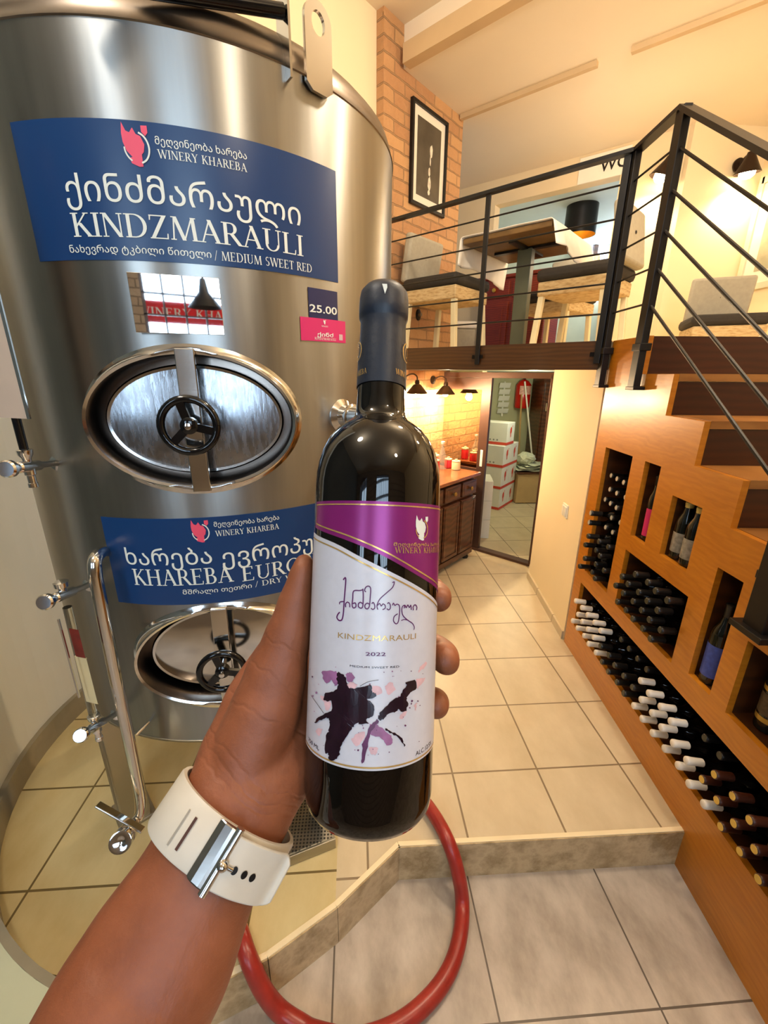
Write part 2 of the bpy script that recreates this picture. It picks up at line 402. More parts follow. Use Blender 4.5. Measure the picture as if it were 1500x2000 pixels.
# curved wall behind the tank, its stone skirting and the low stone curb in front
def circ(r, a): return TC + V((r*math.cos(rad(a)), r*math.sin(rad(a)), 0))
angs = [214 - i*(107.0/26) for i in range(27)]
b = B()
for a0, a1 in zip(angs[:-1], angs[1:]):
    p, q, q2, p2 = circ(0.945, a0), circ(0.945, a1), circ(1.06, a1), circ(1.06, a0)
    prism(b, [p, q, q2, p2], (0, 0, TOPC))
bmesh.ops.remove_doubles(b, verts=b.verts[:], dist=1e-5)
struct(obj('wall_left', b, WALLDAY, smooth=30))
b = B(); c0 = circ(0.945, 107); c1 = V((0.16, 3.41, 0))
prism(b, [c0, c1, c1-NB*0.1, c0-NB*0.1], (0, 0, TOPC)); struct(obj('wall_back', b, WALL))
b = B(); skirt = [258 - i*(151.0/34) for i in range(35)]
for a0, a1 in zip(skirt[:-1], skirt[1:]):
    prism(b, [circ(0.925, a0), circ(0.925, a1), circ(0.946, a1), circ(0.946, a0)], (0, 0, 0.105))
bmesh.ops.remove_doubles(b, verts=b.verts[:], dist=1e-5)
struct(obj('baseboard_left', b, CURB, smooth=30))
b = B(); ca = [258 - i*3 for i in range(16)]
for a0, a1 in zip(ca[:-1], ca[1:]):
    prism(b, [circ(0.946, a0)+Z*LOW, circ(0.946, a1)+Z*LOW, circ(1.22, a1)+Z*LOW, circ(1.22, a0)+Z*LOW], (0, 0, 0.275))
bmesh.ops.remove_doubles(b, verts=b.verts[:], dist=1e-5)
struct(obj('trim_3', b, CURBT, smooth=30), 'low rounded stone curb in front of the tank floor')
# brick wall with the taller pillar at its left end
BO = V((0.203, 3.367, 0))
brm = axm(BO, Z, D2)       # local x along the wall, y into the wall (away from the room is +y)
b = B(); prism(b, [(0, 0, 0), (0.94, 0, 0), (0.94, 0, CLG), (0.197, 0, CLG), (0.197, 0, TOPC), (0, 0, TOPC)], (0, 0.09, 0))
o = struct(obj('wall_brick', b, BRICK)); o.matrix_world = brm
# ceilings
flat('ceiling', [(3.4, -2.7), (3.4, 0.448+0.0), (0.342, 3.506), (0.10, 3.75), (-2.6, 3.75), (-2.6, -2.7)], TOPC+0.08, 0.08, CEIL)
b = B(); prism(b, [V((0.342, 3.506, CLG)), V((3.4, 0.448, CLG)), V((3.9, 6.6, CLG)), V((0.1, 6.6, CLG)), V((0.1, 3.75, CLG))], (0, 0, 0.30)); struct(obj('ceiling_gallery', b, CEIL))
def dline(x, y, t0, t1): return V((x, y, 0)) - D1*t0, V((x, y, 0)) - D1*t1
a, c = V((0.355, 3.465, CLG+0.04)), V((3.3, 0.52, CLG+0.04))
struct(obj('trim_4', bar(B(), a, c, 0.075, 0.10), BEAMP), 'tan beam, shade put into its colour, along the drop in the ceiling')
a, c = V((0.84, 3.99, CLG-0.015)), V((1.56, 3.335, CLG-0.015))
struct(obj('trim_5', bar(B(), a, c, 0.035, 0.03), BEAMP), 'painted batten on the ceiling starting at the brick wall')
a, c = V((1.705, 3.21, CLG-0.015)), V((2.8, 2.23, CLG-0.015))
struct(obj('trim_6', bar(B(), a, c, 0.035, 0.03), BEAMP), 'painted batten on the ceiling towards the right')
# gallery: slab, fascia, walls
gal = [P2(0, 0), P2(0.30, 0), V((3.35, 1.9, 0)), V((3.35, 4.0, 0)), V((2.7, 6.5, 0)), V((0.5, 6.5, 0)), V((0.83, 4.0, 0)), V((0.36, 3.13, 0))]
gal[0] = V((1.295, 2.21, 0)); gal[1] = V((1.31, 1.90, 0))
struct(obj('floor_gallery', prism(B(), [p+Z*(GAL-0.13) for p in [V((1.30, 2.225, 0)), V((1.31, 1.895, 0)), V((3.35, 1.89, 0)), V((3.35, 4.0, 0)), V((3.2, 6.5, 0)), V((0.3, 6.5, 0)), V((0.3, 4.2, 0)), V((0.88, 4.02, 0)), V((0.29, 3.42, 0)), V((0.19, 3.335, 0))]], (0, 0, 0.125)), WALL))
fa = V((1.293, 2.212, GAL-0.07)); fb = V((0.22, 3.285, GAL-0.07))
struct(obj('trim_7', bar(B(), fa, fb, 0.04, 0.14), FASCIA), 'dark wooden edge beam of the gallery')
BWD = V((-0.7473, 0.6645, 0)); BWN = V((-0.6645, -0.7473, 0)); BW0 = V((2.70, 3.975, 0))     # gallery back wall, run to the left
hd = onp(1207, 343, BW0, BWN).z
def bw(t, z): return BW0 + BWD*t + Z*z
b = B(); prism(b, [bw(0, hd), bw(2.6, hd), bw(2.6, CLG), bw(0, CLG)], -BWN*0.12)
tj = (onp(1197, 440, BW0, BWN) - BW0).dot(BWD); tl = (onp(962, 470, BW0, BWN) - BW0).dot(BWD)
prism(b, [bw(0, 1.62), bw(tj, 1.62), bw(tj, hd), bw(0, hd)], -BWN*0.12)
prism(b, [bw(tl, 1.62), bw(2.6, 1.62), bw(2.6, hd), bw(tl, hd)], -BWN*0.12)
struct(obj('wall_gallery', b, HEADER))
b = B(); prism(b, [V((2.69, 3.93, 1.62)), V((3.45, 3.95, 1.62)), V((3.45, 3.95, CLG)), V((2.69, 3.93, CLG))], (0, 0.1, 0)); struct(obj('wall_spotlit', b, WALL))
b = B(); prism(b, [V((3.35, -2.6, LOW)), V((3.35, 3.95, LOW)), V((3.35, 3.95, TOPC)), V((3.35, -2.6, TOPC))], (0.1, 0, 0)); struct(obj('wall_right', b, WALL))
# the room behind the opening
b = B(); prism(b, [V((0.3, 6.5, 1.62)), V((5.2, 6.5, 1.62)), V((5.2, 6.5, CLG)), V((0.3, 6.5, CLG))], (0, 0.1, 0)); struct(obj('wall_dining', b, plain('dining_wall_paint', 'c6c8ae', 0.7, amt=0.03)))
b = B(); prism(b, [V((2.75, 4.05, 3.30)), V((5.2, 4.05, 3.30)), V((5.2, 6.5, 3.30)), V((0.6, 6.5, 3.30)), V((1.5, 5.2, 3.30))], (0, 0, 0.05)); struct(obj('ceiling_dining', b, plain('dining_ceiling_paint', 'd2e2e2', 0.7, amt=0.02)))
# white wall beside the sliding door with its skirting
WP = [V((1.30, 2.225, 0)), V((1.41, 3.068, 0)), V((1.533, 3.285, 0)), V((2.3, 3.285, 0)), V((2.3, 2.225, 0))]
struct(obj('wall_stair', prism(B(), WP, (0, 0, GAL-0.131)), WALL))
b = B(); prism(b, [WP[0], WP[1], WP[1]-V((0.014, -0.002, 0)), WP[0]-V((0.014, 0.0, 0))], (0, 0, 0.055))
prism(b, [WP[1], WP[2], WP[2]-V((0.012, -0.008, 0)), WP[1]-V((0.014, -0.002, 0))], (0, 0, 0.055)); struct(obj('baseboard_stair', b, TILE))
# storage room
b = B(); prism(b, [V((0.75, 4.2, 0)), V((0.75, 5.95, 0)), V((0.70, 5.95, 0)), V((0.70, 4.2, 0))], (0, 0, 1.63)); struct(obj('wall_storage', b, plain('storage_paint', 'b9b894', 0.7, amt=0.04)))
b = B(); prism(b, [V((0.70, 5.9, 0)), V((3.3, 5.9, 0)), V((3.3, 6.0, 0)), V((0.70, 6.0, 0))], (0, 0, 1.63)); struct(obj('wall_storage_back', b, plain('storage_paint_back', 'b3b08c', 0.7, amt=0.04)))
# back wall behind the viewer, with the big gridded window and the red awning outside
b = B()
for q in ([(-2.7, LOW), (-2.2, LOW), (-2.2, TOPC), (-2.7, TOPC)], [(-1.3, LOW), (-0.3, LOW), (-0.3, TOPC), (-1.3, TOPC)], [(-2.2, LOW), (-1.3, LOW), (-1.3, 1.2), (-2.2, 1.2)], [(-2.2, 3.35), (-1.3, 3.35), (-1.3, TOPC), (-2.2, TOPC)], [(0.95, LOW), (3.4, LOW), (3.4, TOPC), (0.95, TOPC)], [(-0.3, LOW), (0.95, LOW), (0.95, 1.2), (-0.3, 1.2)], [(-0.3, 3.35), (0.95, 3.35), (0.95, TOPC), (-0.3, TOPC)]):
    prism(b, [V((x, -2.6, z)) for x, z in q], (0, -0.15, 0))
DIM = brick_mat('dim_brick', ('857a6e', '74695e', '958a7c'), '544a40')
struct(obj('wall_front', b, DIM))
b = B(); prism(b, [V((-2.6, -2.7, LOW)), V((-2.6, 2.9, LOW)), V((-2.6, 2.9, TOPC)), V((-2.6, -2.7, TOPC))], (-0.1, 0, 0)); struct(obj('wall_side', b, plain('grey_side_wall', '59615f', 0.8, amt=0.1, scale=2)))
b = B()
for i in range(8): box(b, (-0.3 + i*1.25/7, -2.66, 2.275), (0.016 if i % 7 else 0.06, 0.04, 2.15))
for i in range(13): box(b, (0.325, -2.66, 1.2 + i*2.15/12), (1.25, 0.04, 0.014 if i % 12 else 0.06))
b2 = B()
for i in range(4): box(b2, (-2.2 + i*0.9/3, -2.66, 2.275), (0.03 if i % 3 else 0.06, 0.04, 2.15))
for i in range(5): box(b2, (-1.75, -2.66, 1.2 + i*2.15/4), (0.9, 0.04, 0.03 if i % 4 else 0.06))
struct(obj('window_3', b2, plain('window_frame_brown', '4a3a30', 0.5, amt=0.1)))
struct(obj('window_1', b, plain('window_frame_dark', '3a3440', 0.5, amt=0.1)))
# ------------------------------------------------------------------ staircase whose side is the wine rack
stair = thing('staircase', 'oak staircase up to the gallery with wine niches cut into its side', 'staircase', P2(0.6, 0))
S0, DS, DZ = 0.325, 0.2275, 0.158
NST = 8
def top_at(s):
    k = 0
    while s > S0 + DS*k + 1e-6: k += 1
    return GAL - 0.002 - DZ*k
NICHE = {'tall_rack': (0.12, 0.378, 0.547, 1.247), 'single': (0.48, 0.595, 0.90, 1.246), 'pair': (0.702, 0.87, 0.905, 1.155), 'rack': (0.468, 0.91, 0.535, 0.825),
         'slim': (1.003, 1.113, 0.56, 0.99), 'wide': (1.186, 1.50, 0.557, 0.83), 'long_rack': (0.10, 1.80, 0.175, 0.46)}
SEND = S0 + DS*NST
ss = sorted(set([0.012, 1.158, SEND] + [S0+DS*k for k in range(NST)] + [v for n in NICHE.values() for v in n[:2]]))
zs = sorted(set([LOW, 0.0, GAL-0.002] + [GAL-0.002-DZ*k for k in range(NST+1)] + [v for n in NICHE.values() for v in n[2:]]))
def solid(s, z):
    if z > top_at(s): return False
    if z < 0 and s < 1.158: return False
    return not any(a < s < c and e < z < f for a, c, e, f in NICHE.values())
b = B(); TH = 0.022; vc = {}
def pv(s, z, o):
    k = (round(s, 4), round(z, 4), o)
    if k not in vc: vc[k] = b.verts.new(P2(s, z, TH if o else 0.0))
    return vc[k]
cell = {}
for i in range(len(ss)-1):
    for j in range(len(zs)-1):
        cell[i, j] = solid((ss[i]+ss[i+1])/2, (zs[j]+zs[j+1])/2)
for (i, j), on in cell.items():
    if not on: continue
    a, c, e, f = ss[i], ss[i+1], zs[j], zs[j+1]
    for o in (0, 1): b.faces.new([pv(a, e, o), pv(c, e, o), pv(c, f, o), pv(a, f, o)])
    for di, dj, q in ((-1, 0, ((a, e), (a, f))), (1, 0, ((c, e), (c, f))), (0, -1, ((a, e), (c, e))), (0, 1, ((a, f), (c, f)))):
        if not cell.get((i+di, j+dj), False):
            b.faces.new([pv(*q[0], 0), pv(*q[1], 0), pv(*q[1], 1), pv(*q[0], 1)])
panel = obj('side_panel', b, OAK, stair)
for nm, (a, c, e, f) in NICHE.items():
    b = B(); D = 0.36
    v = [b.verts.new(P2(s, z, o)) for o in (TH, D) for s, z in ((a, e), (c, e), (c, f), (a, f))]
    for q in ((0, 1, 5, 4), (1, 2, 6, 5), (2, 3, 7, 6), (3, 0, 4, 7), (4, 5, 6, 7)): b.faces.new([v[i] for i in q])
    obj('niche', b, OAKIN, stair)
RIGHT = V((0.99605, -0.0888, 0)); WID = 1.25
for k in range(NST):
    s = S0 + DS*k; z1 = GAL - DZ*k; z0 = z1 - DZ
    b = B(); a = P2(s-0.02, 0, TH+0.001); a2 = P2(s, 0, TH+0.001)
    prism(b, [P2(s-0.018, z0, TH), P2(s-0.018, z1-0.03 if k else z1-0.004, TH), P2(s-0.001, z1-0.03 if k else z1-0.004, TH), P2(s-0.001, z0, TH)], RIGHT*WID)
    obj('riser', b, STAIN, stair)
    b = B()
    if k < NST-1:
        prism(b, [P2(s, z0-0.028, TH), P2(s, z0, TH), P2(s+DS+0.001, z0, TH), P2(s+DS+0.001, z0-0.028, TH)], RIGHT*WID)
        obj('tread', b, TREADW, stair)

# railing: two flat posts on the stair side, gallery run, short return and sloping stair run
rl = thing('railing', 'black steel railing with thin rods along gallery and stair', 'railing', (1.275, 2.19, GAL))
RT_Z = 2.548; RODS = (2.428, 2.293, 2.158, 2.023, 1.888)
G0 = V((1.262, 2.196, 0)); G1 = V((0.16, 3.298, 0)); Q2 = P2(0.335, 0, -0.032)
def posts(p, z0, z1, d, w, t, nm='post'):
    bb = B(); bar(bb, p+Z*z0, p+Z*z1, w, t, up=d); return obj(nm, bb, BLACKM, rl, bev=0.002)
P1 = P2(0.005, 0, -0.032)
p1o = posts(P1, 1.54, RT_Z, PN, 0.052, 0.03); p2o = posts(Q2, 1.54, RT_Z, PN, 0.052, 0.03)
for p, po in ((P1, p1o), (Q2, p2o)):
    for c_, s_ in ((p+PN*0.012+Z*1.545, (0.07, 0.06, 0.014)), (p+PN*0.004+Z*1.715, (0.066, 0.05, 0.03))):
        obj('bracket', box(B(), c_, s_, M((PD, PN, Z)).transposed()), BLACKM, po, bev=0.002)
g_end = V((1.236, 2.222, 0)); g_mid = V((0.748, 2.71, 0))
for p in (g_end, g_mid):
    po = posts(p, 1.655, RT_Z-0.01, D1, 0.011, 0.03, 'slim_post')
    b = B(); box(b, p+Z*1.70, (0.045, 0.03, 0.022), M((D1, NB, Z)).transposed()); obj('bracket', b, BLACKM, po)
b = B(); bar(b, G0+Z*RT_Z, G1+Z*RT_Z, 0.04, 0.016)
obj('top_rail', b, BLACKM, rl)
b = B(); bar(b, P1+Z*RT_Z, Q2+Z*RT_Z, 0.045, 0.016); obj('top_rail', b, BLACKM, rl)
SL = (PD - Z*(DZ/DS)).normalized()
b = B(); bar(b, Q2+Z*RT_Z, Q2+Z*RT_Z+SL*2.0, 0.05, 0.016); obj('top_rail', b, BLACKM, rl)
for z in RODS:
    obj('rod', tube(B(), [g_end+Z*z, G1+Z*z], 0.0045, 8), BLACKM, rl, smooth=True)
    obj('rod', tube(B(), [P1+Z*z, Q2+Z*z], 0.0045, 8), BLACKM, rl, smooth=True)
    obj('rod', tube(B(), [Q2+Z*z, Q2+Z*z+SL*2.0], 0.006, 8), BLACKM, rl, smooth=True)
P3 = P2(1.232, 0, -0.032)
po = posts(P3, 0.90, RT_Z-0.61, PN, 0.07, 0.03)
for c_, s_ in ((P3+Z*0.895, (0.115, 0.07, 0.02)), (P3+PN*0.01+Z*1.06, (0.085, 0.045, 0.025))): obj('bracket', box(B(), c_, s_, M((PD, PN, Z)).transposed()), BLACKM, po, bev=0.002)

# ------------------------------------------------------------------ bottles in the rack
def lying(cap, body, endmat, L=0.30, wide=False):
    """bottle along +X, mouth at x = 0, body towards +X"""
    mt = axm((0, 0, 0), (1, 0, 0), (0, 0, 1))
    t = link(bpy.data.objects.new('wine_bottle', None)); t.empty_display_size = 0.03
    g = obj('glass', lathe(B(), [(0.0125, 0.055), (0.0125, 0.075), (0.016, 0.092), (0.027, 0.108), (0.0325, 0.13), (0.033, 0.15), (0.033, L-0.004), (0.029, L), (0, L-0.01)], 14, mt), body, t, smooth=50)
    c = obj('capsule', lathe(B(), [(0, 0), (0.0118, 0), (0.0142, 0.0025), (0.0148, 0.012), (0.0136, 0.024), (0.0136, 0.06), (0.0125, 0.06)], 14, mt), cap, t, smooth=50)
    if endmat:
        e = obj('cap_end', lathe(B(), [(0, -0.0006), (0.0112, -0.0006), (0.0118, 0.0002)], 14, mt), endmat, c)
    return t
CAPE = plain('pale_cap_end', 'b8b2a4', 0.35, 0.2, amt=0.1)
CAPG = plain('dull_cap_end', '3c3a2c', 0.35, 0.1, amt=0.1)
first = {}
KIND = {'white': (CAPW, BOTG, None), 'black': (CAPB, BOTG, CAPG), 'pale': (CAPB, BOTG, CAPE), 'gold': (CAPR, BOTG, CAPY)}
def rack(kind, s, z, off, label, group, tilt=0.14):
    x = (PN*math.cos(tilt) - Z*math.sin(tilt)).normalized()
    m = axm((0, 0, 0), Z, x); zz = Z - x*Z.dot(x); zz.normalize(); yy = zz.cross(x)
    m = M.Translation(P2(s, z, off)) @ M((x, yy, zz)).transposed().to_4x4()
    if kind not in first:
        t = lying(*KIND[kind]); first[kind] = t; t.matrix_world = m; t['category'] = 'bottle'
        t['label'] = label; t['group'] = group
        return t
    return dup(first[kind], m, label, group)
LW = 'white-capped wine bottle lying in the long bottom rack, neck out'
LD = 'black-capped wine bottle lying between the white-capped ones in the bottom rack'
LG = 'russet-necked wine bottle with gold cap end at the near end of the bottom rack'
row_z = (0.252, 0.317, 0.382)
for r in range(3):
    for i in range(22):
        s = 0.174 + 0.0728*i + (0.0364 if r == 1 else 0)
        if s > 1.74: continue
        if r == 0: k = 'white' if i < 5 or 9 <= i <= 15 else ('black' if i < 9 else 'gold')
        elif r == 1: k = 'white' if i < 4 or 9 <= i <= 13 else ('black' if i < 9 else 'gold')
        else: k = 'white' if i < 5 or 9 <= i <= 12 else ('black' if i < 15 else 'gold')
        jit = random.uniform(-0.006, 0.006)
        off = -0.05 + jit
        if r == 2 and k == 'black': off = 0.02
        rack(k, s, row_z[r], off, {'white': LW, 'black': LD, 'gold': LG}[k], {'white': 'white-capped bottles in the bottom rack', 'black': 'black-capped bottles in the bottom rack', 'gold': 'gold-capped bottles in the bottom rack'}[k])
for r in range(4):
    for i in range(6):
        s = 0.508 + 0.0728*i + (0.0364 if r % 2 == 0 else 0)
        if s > 0.88 or (r == 3 and i < 2): continue
        rack('black', s, 0.592 + 0.0655*r, -0.045 + random.uniform(-0.008, 0.008), 'black-capped wine bottle lying in the square rack below the niches', 'bottles in the square rack', 0.1)
for r in range(10):
    for i in range(3):
        s = 0.163 + 0.0728*i + (0.0364 if r % 2 else 0)
        if s > 0.35 or (r == 9 and i != 2) or (r == 9): continue
        k = 'pale' if r >= 4 else 'black'
        off = (-0.055 if i == 0 and r < 6 else (0.018 if r > 3 else -0.03)) + random.uniform(-0.012, 0.012)
        rack(k, s, 0.592 + 0.0645*r, off, 'pale-ended wine bottle lying in the upper part of the tall left rack' if k == 'pale' else 'black-capped wine bottle lying in the lower part of the tall left rack', 'bottles in the upper half of the tall rack' if k == 'pale' else 'bottles in the lower half of the tall rack', 0.08)

def standing(name, label, s, off, z, h, r, capmat, lab, labz, group=None, neck=0.0135, glass=None, face=0.0, extra=None, shoulder=0.62):
    p = P2(s, z+0.001, off); t = thing(name, label, 'bottle', p, group)
    k = h; sh = h*shoulder
    g = obj('glass', lathe(B(), [(0, 0.006), (r*0.7, 0.0), (r*0.96, 0.003), (r, 0.012), (r, sh), (r*0.9, sh+0.02), (r*0.55, sh+0.045), (neck*1.05, sh+0.07), (neck, h-0.05), (neck, h)], 24, M.Translation(p)), glass or BOTGG, t, smooth=50)
    obj('capsule', lathe(B(), [(neck+0.0006, h-0.055), (neck+0.0012, h-0.012), (neck+0.0022, h-0.01), (neck+0.002, h-0.001), (neck*0.8, h+0.002), (0, h+0.0025)], 20, M.Translation(p)), capmat, t, smooth=50)
    for mat, z0, z1, a0, a1 in lab:
        c = math.atan2(-PN.y, -PN.x)
        obj('label', lathe(B(), [(r+0.0006, z0), (r+0.0006, z1)], 16, M.Translation(p), a0=c+rad(a0), a1=c+rad(a1)), mat, t, smooth=True)
    return t
BLUEL = plain('blue_label', '3b50a8', 0.5, amt=0.25, scale=60); GREYL = plain('lilac_label', 'a8a4b8', 0.5, amt=0.15, scale=40)
LABK = plain('ornate_dark_label', '4a3a26', 0.5, amt=0.5, scale=70); GOLDL = plain('gold_label', 'b8933c', 0.35, 0.5, amt=0.2)
GOLDC = plain('pale_gold_capsule', 'd8c67a', 0.35, 0.3, amt=0.1); SILV = plain('silver_label', '8a8478', 0.4, amt=0.4, scale=60)
standing('wine_bottle', 'slim dark bottle with a bright pink label in the narrow upper niche', 0.525, 0.05, 0.90, 0.29, 0.027, CAPB, [(PINK, 0.02, 0.145, -5, 110)], 0)
standing('wine_bottle', 'gold-topped dark bottle with silver label, left one in the paired niche', 0.738, 0.050, 0.905, 0.232, 0.032, GOLDC, [(SILV, 0.03, 0.11, -70, 70)], 0)
standing('wine_bottle', 'gold-topped dark bottle with silver label, right one in the paired niche', 0.808, 0.045, 0.905, 0.232, 0.032, GOLDC, [(SILV, 0.03, 0.11, -70, 70)], 0)
standing('wine_bottle', 'dark bottle with a blue picture label in the tall slim niche', 1.040, 0.05, 0.56, 0.31, 0.034, CAPB, [(BLUEL, 0.03, 0.155, -55, 80), (GREYL, 0.03, 0.155, -115, -60)], 0)
standing('wine_bottle', 'dark bottle with a brown and gold label in the wide low niche', 1.25, 0.08, 0.557, 0.25, 0.036, CAPB, [(LABK, 0.06, 0.13, -70, 70), (GOLDL, 0.035, 0.052, -70, 70), (GOLDL, 0.14, 0.155, -60, 60)], 0)
standing('wine_bottle', 'dark bottle with gold label at the cut edge of the wide low niche', 1.335, 0.06, 0.557, 0.25, 0.036, CAPB, [(LABK, 0.06, 0.13, -70, 70), (GOLDL, 0.035, 0.052, -70, 70), (GOLDL, 0.14, 0.155, -60, 60)], 0)
# ------------------------------------------------------------------ lettering: flat 2D meshes in units of cap height
def sans(txt, bold=0.0, res=3):
    c = bpy.data.curves.new('t', 'FONT'); c.body = txt; c.resolution_u = res; c.offset = bold
    o = link(bpy.data.objects.new('t', c)); bpy.context.view_layer.update()
    me = bpy.data.meshes.new_from_object(o.evaluated_get(bpy.context.evaluated_depsgraph_get()))
    vs = [(v.co.x, v.co.y) for v in me.vertices]; fs = [tuple(p.vertices) for p in me.polygons]
    bpy.data.objects.remove(o); bpy.data.curves.remove(c); bpy.data.meshes.remove(me)
    return vs, fs
TK, TN, SF = 0.135, 0.05, 0.045
class Gl:
    def __init__(s): s.v = []; s.f = []
    def quad(s, p):
        n = len(s.v); s.v += p; s.f.append(tuple(range(n, n+len(p))))
    def ln(s, x0, y0, x1, y1, w):
        d = math.hypot(x1-x0, y1-y0); nx, ny = -(y1-y0)/d*w/2, (x1-x0)/d*w/2
        if abs(y1-y0) > 0.5*abs(x1-x0):      # cut level with the line of writing
            h = w/2*d/abs(y1-y0); s.quad([(x0-h, y0), (x0+h, y0), (x1+h, y1), (x1-h, y1)])
        else: s.quad([(x0-nx, y0-ny), (x1-nx, y1-ny), (x1+nx, y1+ny), (x0+nx, y0+ny)])
    def hb(s, x0, x1, y, w=TN): s.quad([(x0, y-w/2), (x1, y-w/2), (x1, y+w/2), (x0, y+w/2)])
    def sf(s, x, y, w=0.17): s.hb(x-w, x+w, y+(SF/2 if y < 0.5 else -SF/2), SF)
    def stem(s, x, w=TK, y0=0, y1=1, sw=0.15):
        s.quad([(x-w/2, y0), (x+w/2, y0), (x+w/2, y1), (x-w/2, y1)]); s.sf(x, y0, sw); s.sf(x, y1, sw)
    def arc(s, cx, cy, rx, ry, a0, a1, wt=TK, wn=TN, n=14):
        pr = None
        for i in range(n+1):
            a = rad(a0+(a1-a0)*i/n); k = abs(math.cos(a)); w = wn+(wt-wn)*k**1.3
            o = (cx+rx*math.cos(a), cy+ry*math.sin(a)); q = (cx+(rx-w)*math.cos(a), cy+(ry-w)*math.sin(a))
            if pr: s.quad([pr[0], o, q, pr[1]])
            pr = (o, q)
def G_(c):
    g = Gl(); a = 0.8
    if c == 'A': g.ln(0.12, 0, 0.42, 1, TN*1.1); g.ln(0.40, 1, 0.72, 0, TK); g.hb(0.22, 0.6, 0.36); g.sf(0.12, 0, 0.12); g.sf(0.72, 0, 0.14); a = 0.84
    elif c == 'B': g.stem(0.17); g.hb(0.17, 0.36, 0.975); g.arc(0.36, 0.755, 0.22, 0.245, -90, 90); g.hb(0.17, 0.4, 0.52); g.arc(0.38, 0.27, 0.27, 0.27, -90, 90); g.hb(0.17, 0.4, 0.025); a = 0.72
    elif c == 'D': g.stem(0.17); g.hb(0.17, 0.4, 0.975); g.hb(0.17, 0.4, 0.025); g.arc(0.38, 0.5, 0.44, 0.5, -90, 90); a = 0.88
    elif c == 'E': g.stem(0.17); g.hb(0.17, 0.6, 0.975); g.hb(0.17, 0.62, 0.025); g.hb(0.17, 0.48, 0.52); g.quad([(0.57, 0.8), (0.61, 0.8), (0.61, 1), (0.55, 1)]); g.quad([(0.59, 0), (0.64, 0), (0.66, 0.22), (0.62, 0.22)]); g.quad([(0.46, 0.42), (0.49, 0.42), (0.49, 0.62), (0.46, 0.62)]); a = 0.72
    elif c == 'H': g.stem(0.17); g.stem(0.7); g.hb(0.17, 0.7, 0.52); a = 0.88
    elif c == 'I': g.stem(0.18); a = 0.36
    elif c == 'K': g.stem(0.17); g.ln(0.2, 0.42, 0.62, 1, TN*1.2); g.ln(0.33, 0.58, 0.7, 0, TK); g.sf(0.62, 1, 0.11); g.sf(0.70, 0, 0.12); a = 0.8
    elif c == 'L': g.stem(0.17); g.hb(0.17, 0.6, 0.025); g.quad([(0.57, 0), (0.62, 0), (0.64, 0.24), (0.6, 0.24)]); a = 0.66
    elif c == 'M': g.ln(0.13, 0, 0.2, 1, TN*1.1); g.ln(0.22, 1, 0.52, 0, TK); g.ln(0.52, 0, 0.84, 1, TN*1.1); g.ln(0.86, 1, 0.92, 0, TK); g.sf(0.13, 0, 0.1); g.sf(0.93, 0, 0.13); g.sf(0.17, 1, 0.08); g.sf(0.88, 1, 0.1); a = 1.06
    elif c == 'N': g.ln(0.14, 0, 0.14, 1, TN*1.1); g.ln(0.16, 1, 0.7, 0, TK); g.ln(0.72, 0, 0.72, 1, TN*1.1); g.sf(0.14, 0, 0.11); g.sf(0.12, 1, 0.09); g.sf(0.72, 1, 0.11); a = 0.86
    elif c == 'O': g.arc(0.48, 0.5, 0.43, 0.52, 0, 360, n=28); a = 0.96
    elif c == 'P': g.stem(0.17); g.hb(0.17, 0.38, 0.975); g.arc(0.37, 0.72, 0.25, 0.28, -90, 90); g.hb(0.17, 0.38, 0.465); a = 0.66
    elif c == 'R': g.stem(0.17); g.hb(0.17, 0.38, 0.975); g.arc(0.37, 0.74, 0.24, 0.26, -90, 90); g.hb(0.17, 0.38, 0.505); g.ln(0.4, 0.5, 0.72, 0, TK); g.sf(0.74, 0, 0.1); a = 0.78
    elif c == 'S': g.arc(0.33, 0.76, 0.23, 0.25, 40, 270, 0.1); g.arc(0.33, 0.27, 0.25, 0.28, -140, 90, 0.13); a = 0.62
    elif c == 'T': g.stem(0.36); g.hb(0.06, 0.66, 0.975); g.quad([(0.05, 0.78), (0.09, 0.78), (0.11, 1), (0.06, 1)]); g.quad([(0.63, 0.78), (0.67, 0.78), (0.66, 1), (0.61, 1)]); a = 0.72
    elif c == 'U':
        g.quad([(0.13, 0.3), (0.13+TK, 0.3), (0.13+TK, 1), (0.13, 1)]); g.ln(0.7, 0.3, 0.7, 1, TN*1.1); g.arc(0.43, 0.3, 0.3, 0.32, 180, 360, 0.1); g.sf(0.2, 1); g.sf(0.7, 1, 0.12); a = 0.86
    elif c == 'W': g.ln(0.12, 1, 0.38, 0, TK); g.ln(0.38, 0, 0.62, 1, TN); g.ln(0.6, 1, 0.86, 0, TK); g.ln(0.86, 0, 1.1, 1, TN); g.sf(0.12, 1, 0.14); g.sf(0.6, 1, 0.12); g.sf(1.1, 1, 0.11); a = 1.18
    elif c == 'Y': g.ln(0.12, 1, 0.4, 0.45, TK); g.ln(0.4, 0.45, 0.68, 1, TN); g.quad([(0.34, 0), (0.34+TK, 0), (0.34+TK, 0.48), (0.34, 0.48)]); g.sf(0.4, 0); g.sf(0.12, 1, 0.13); g.sf(0.68, 1, 0.1); a = 0.8
    elif c == 'Z': g.hb(0.05, 0.66, 0.975); g.hb(0.03, 0.68, 0.025); g.ln(0.12, 0, 0.6, 1, TK); g.quad([(0.05, 0.78), (0.09, 0.78), (0.12, 1), (0.06, 1)]); g.quad([(0.63, 0), (0.68, 0), (0.69, 0.24), (0.65, 0.24)]); a = 0.74
    elif c == '/': g.ln(0.05, -0.08, 0.35, 1.05, TN); a = 0.4
    elif c == ' ': a = 0.36
    return g, a
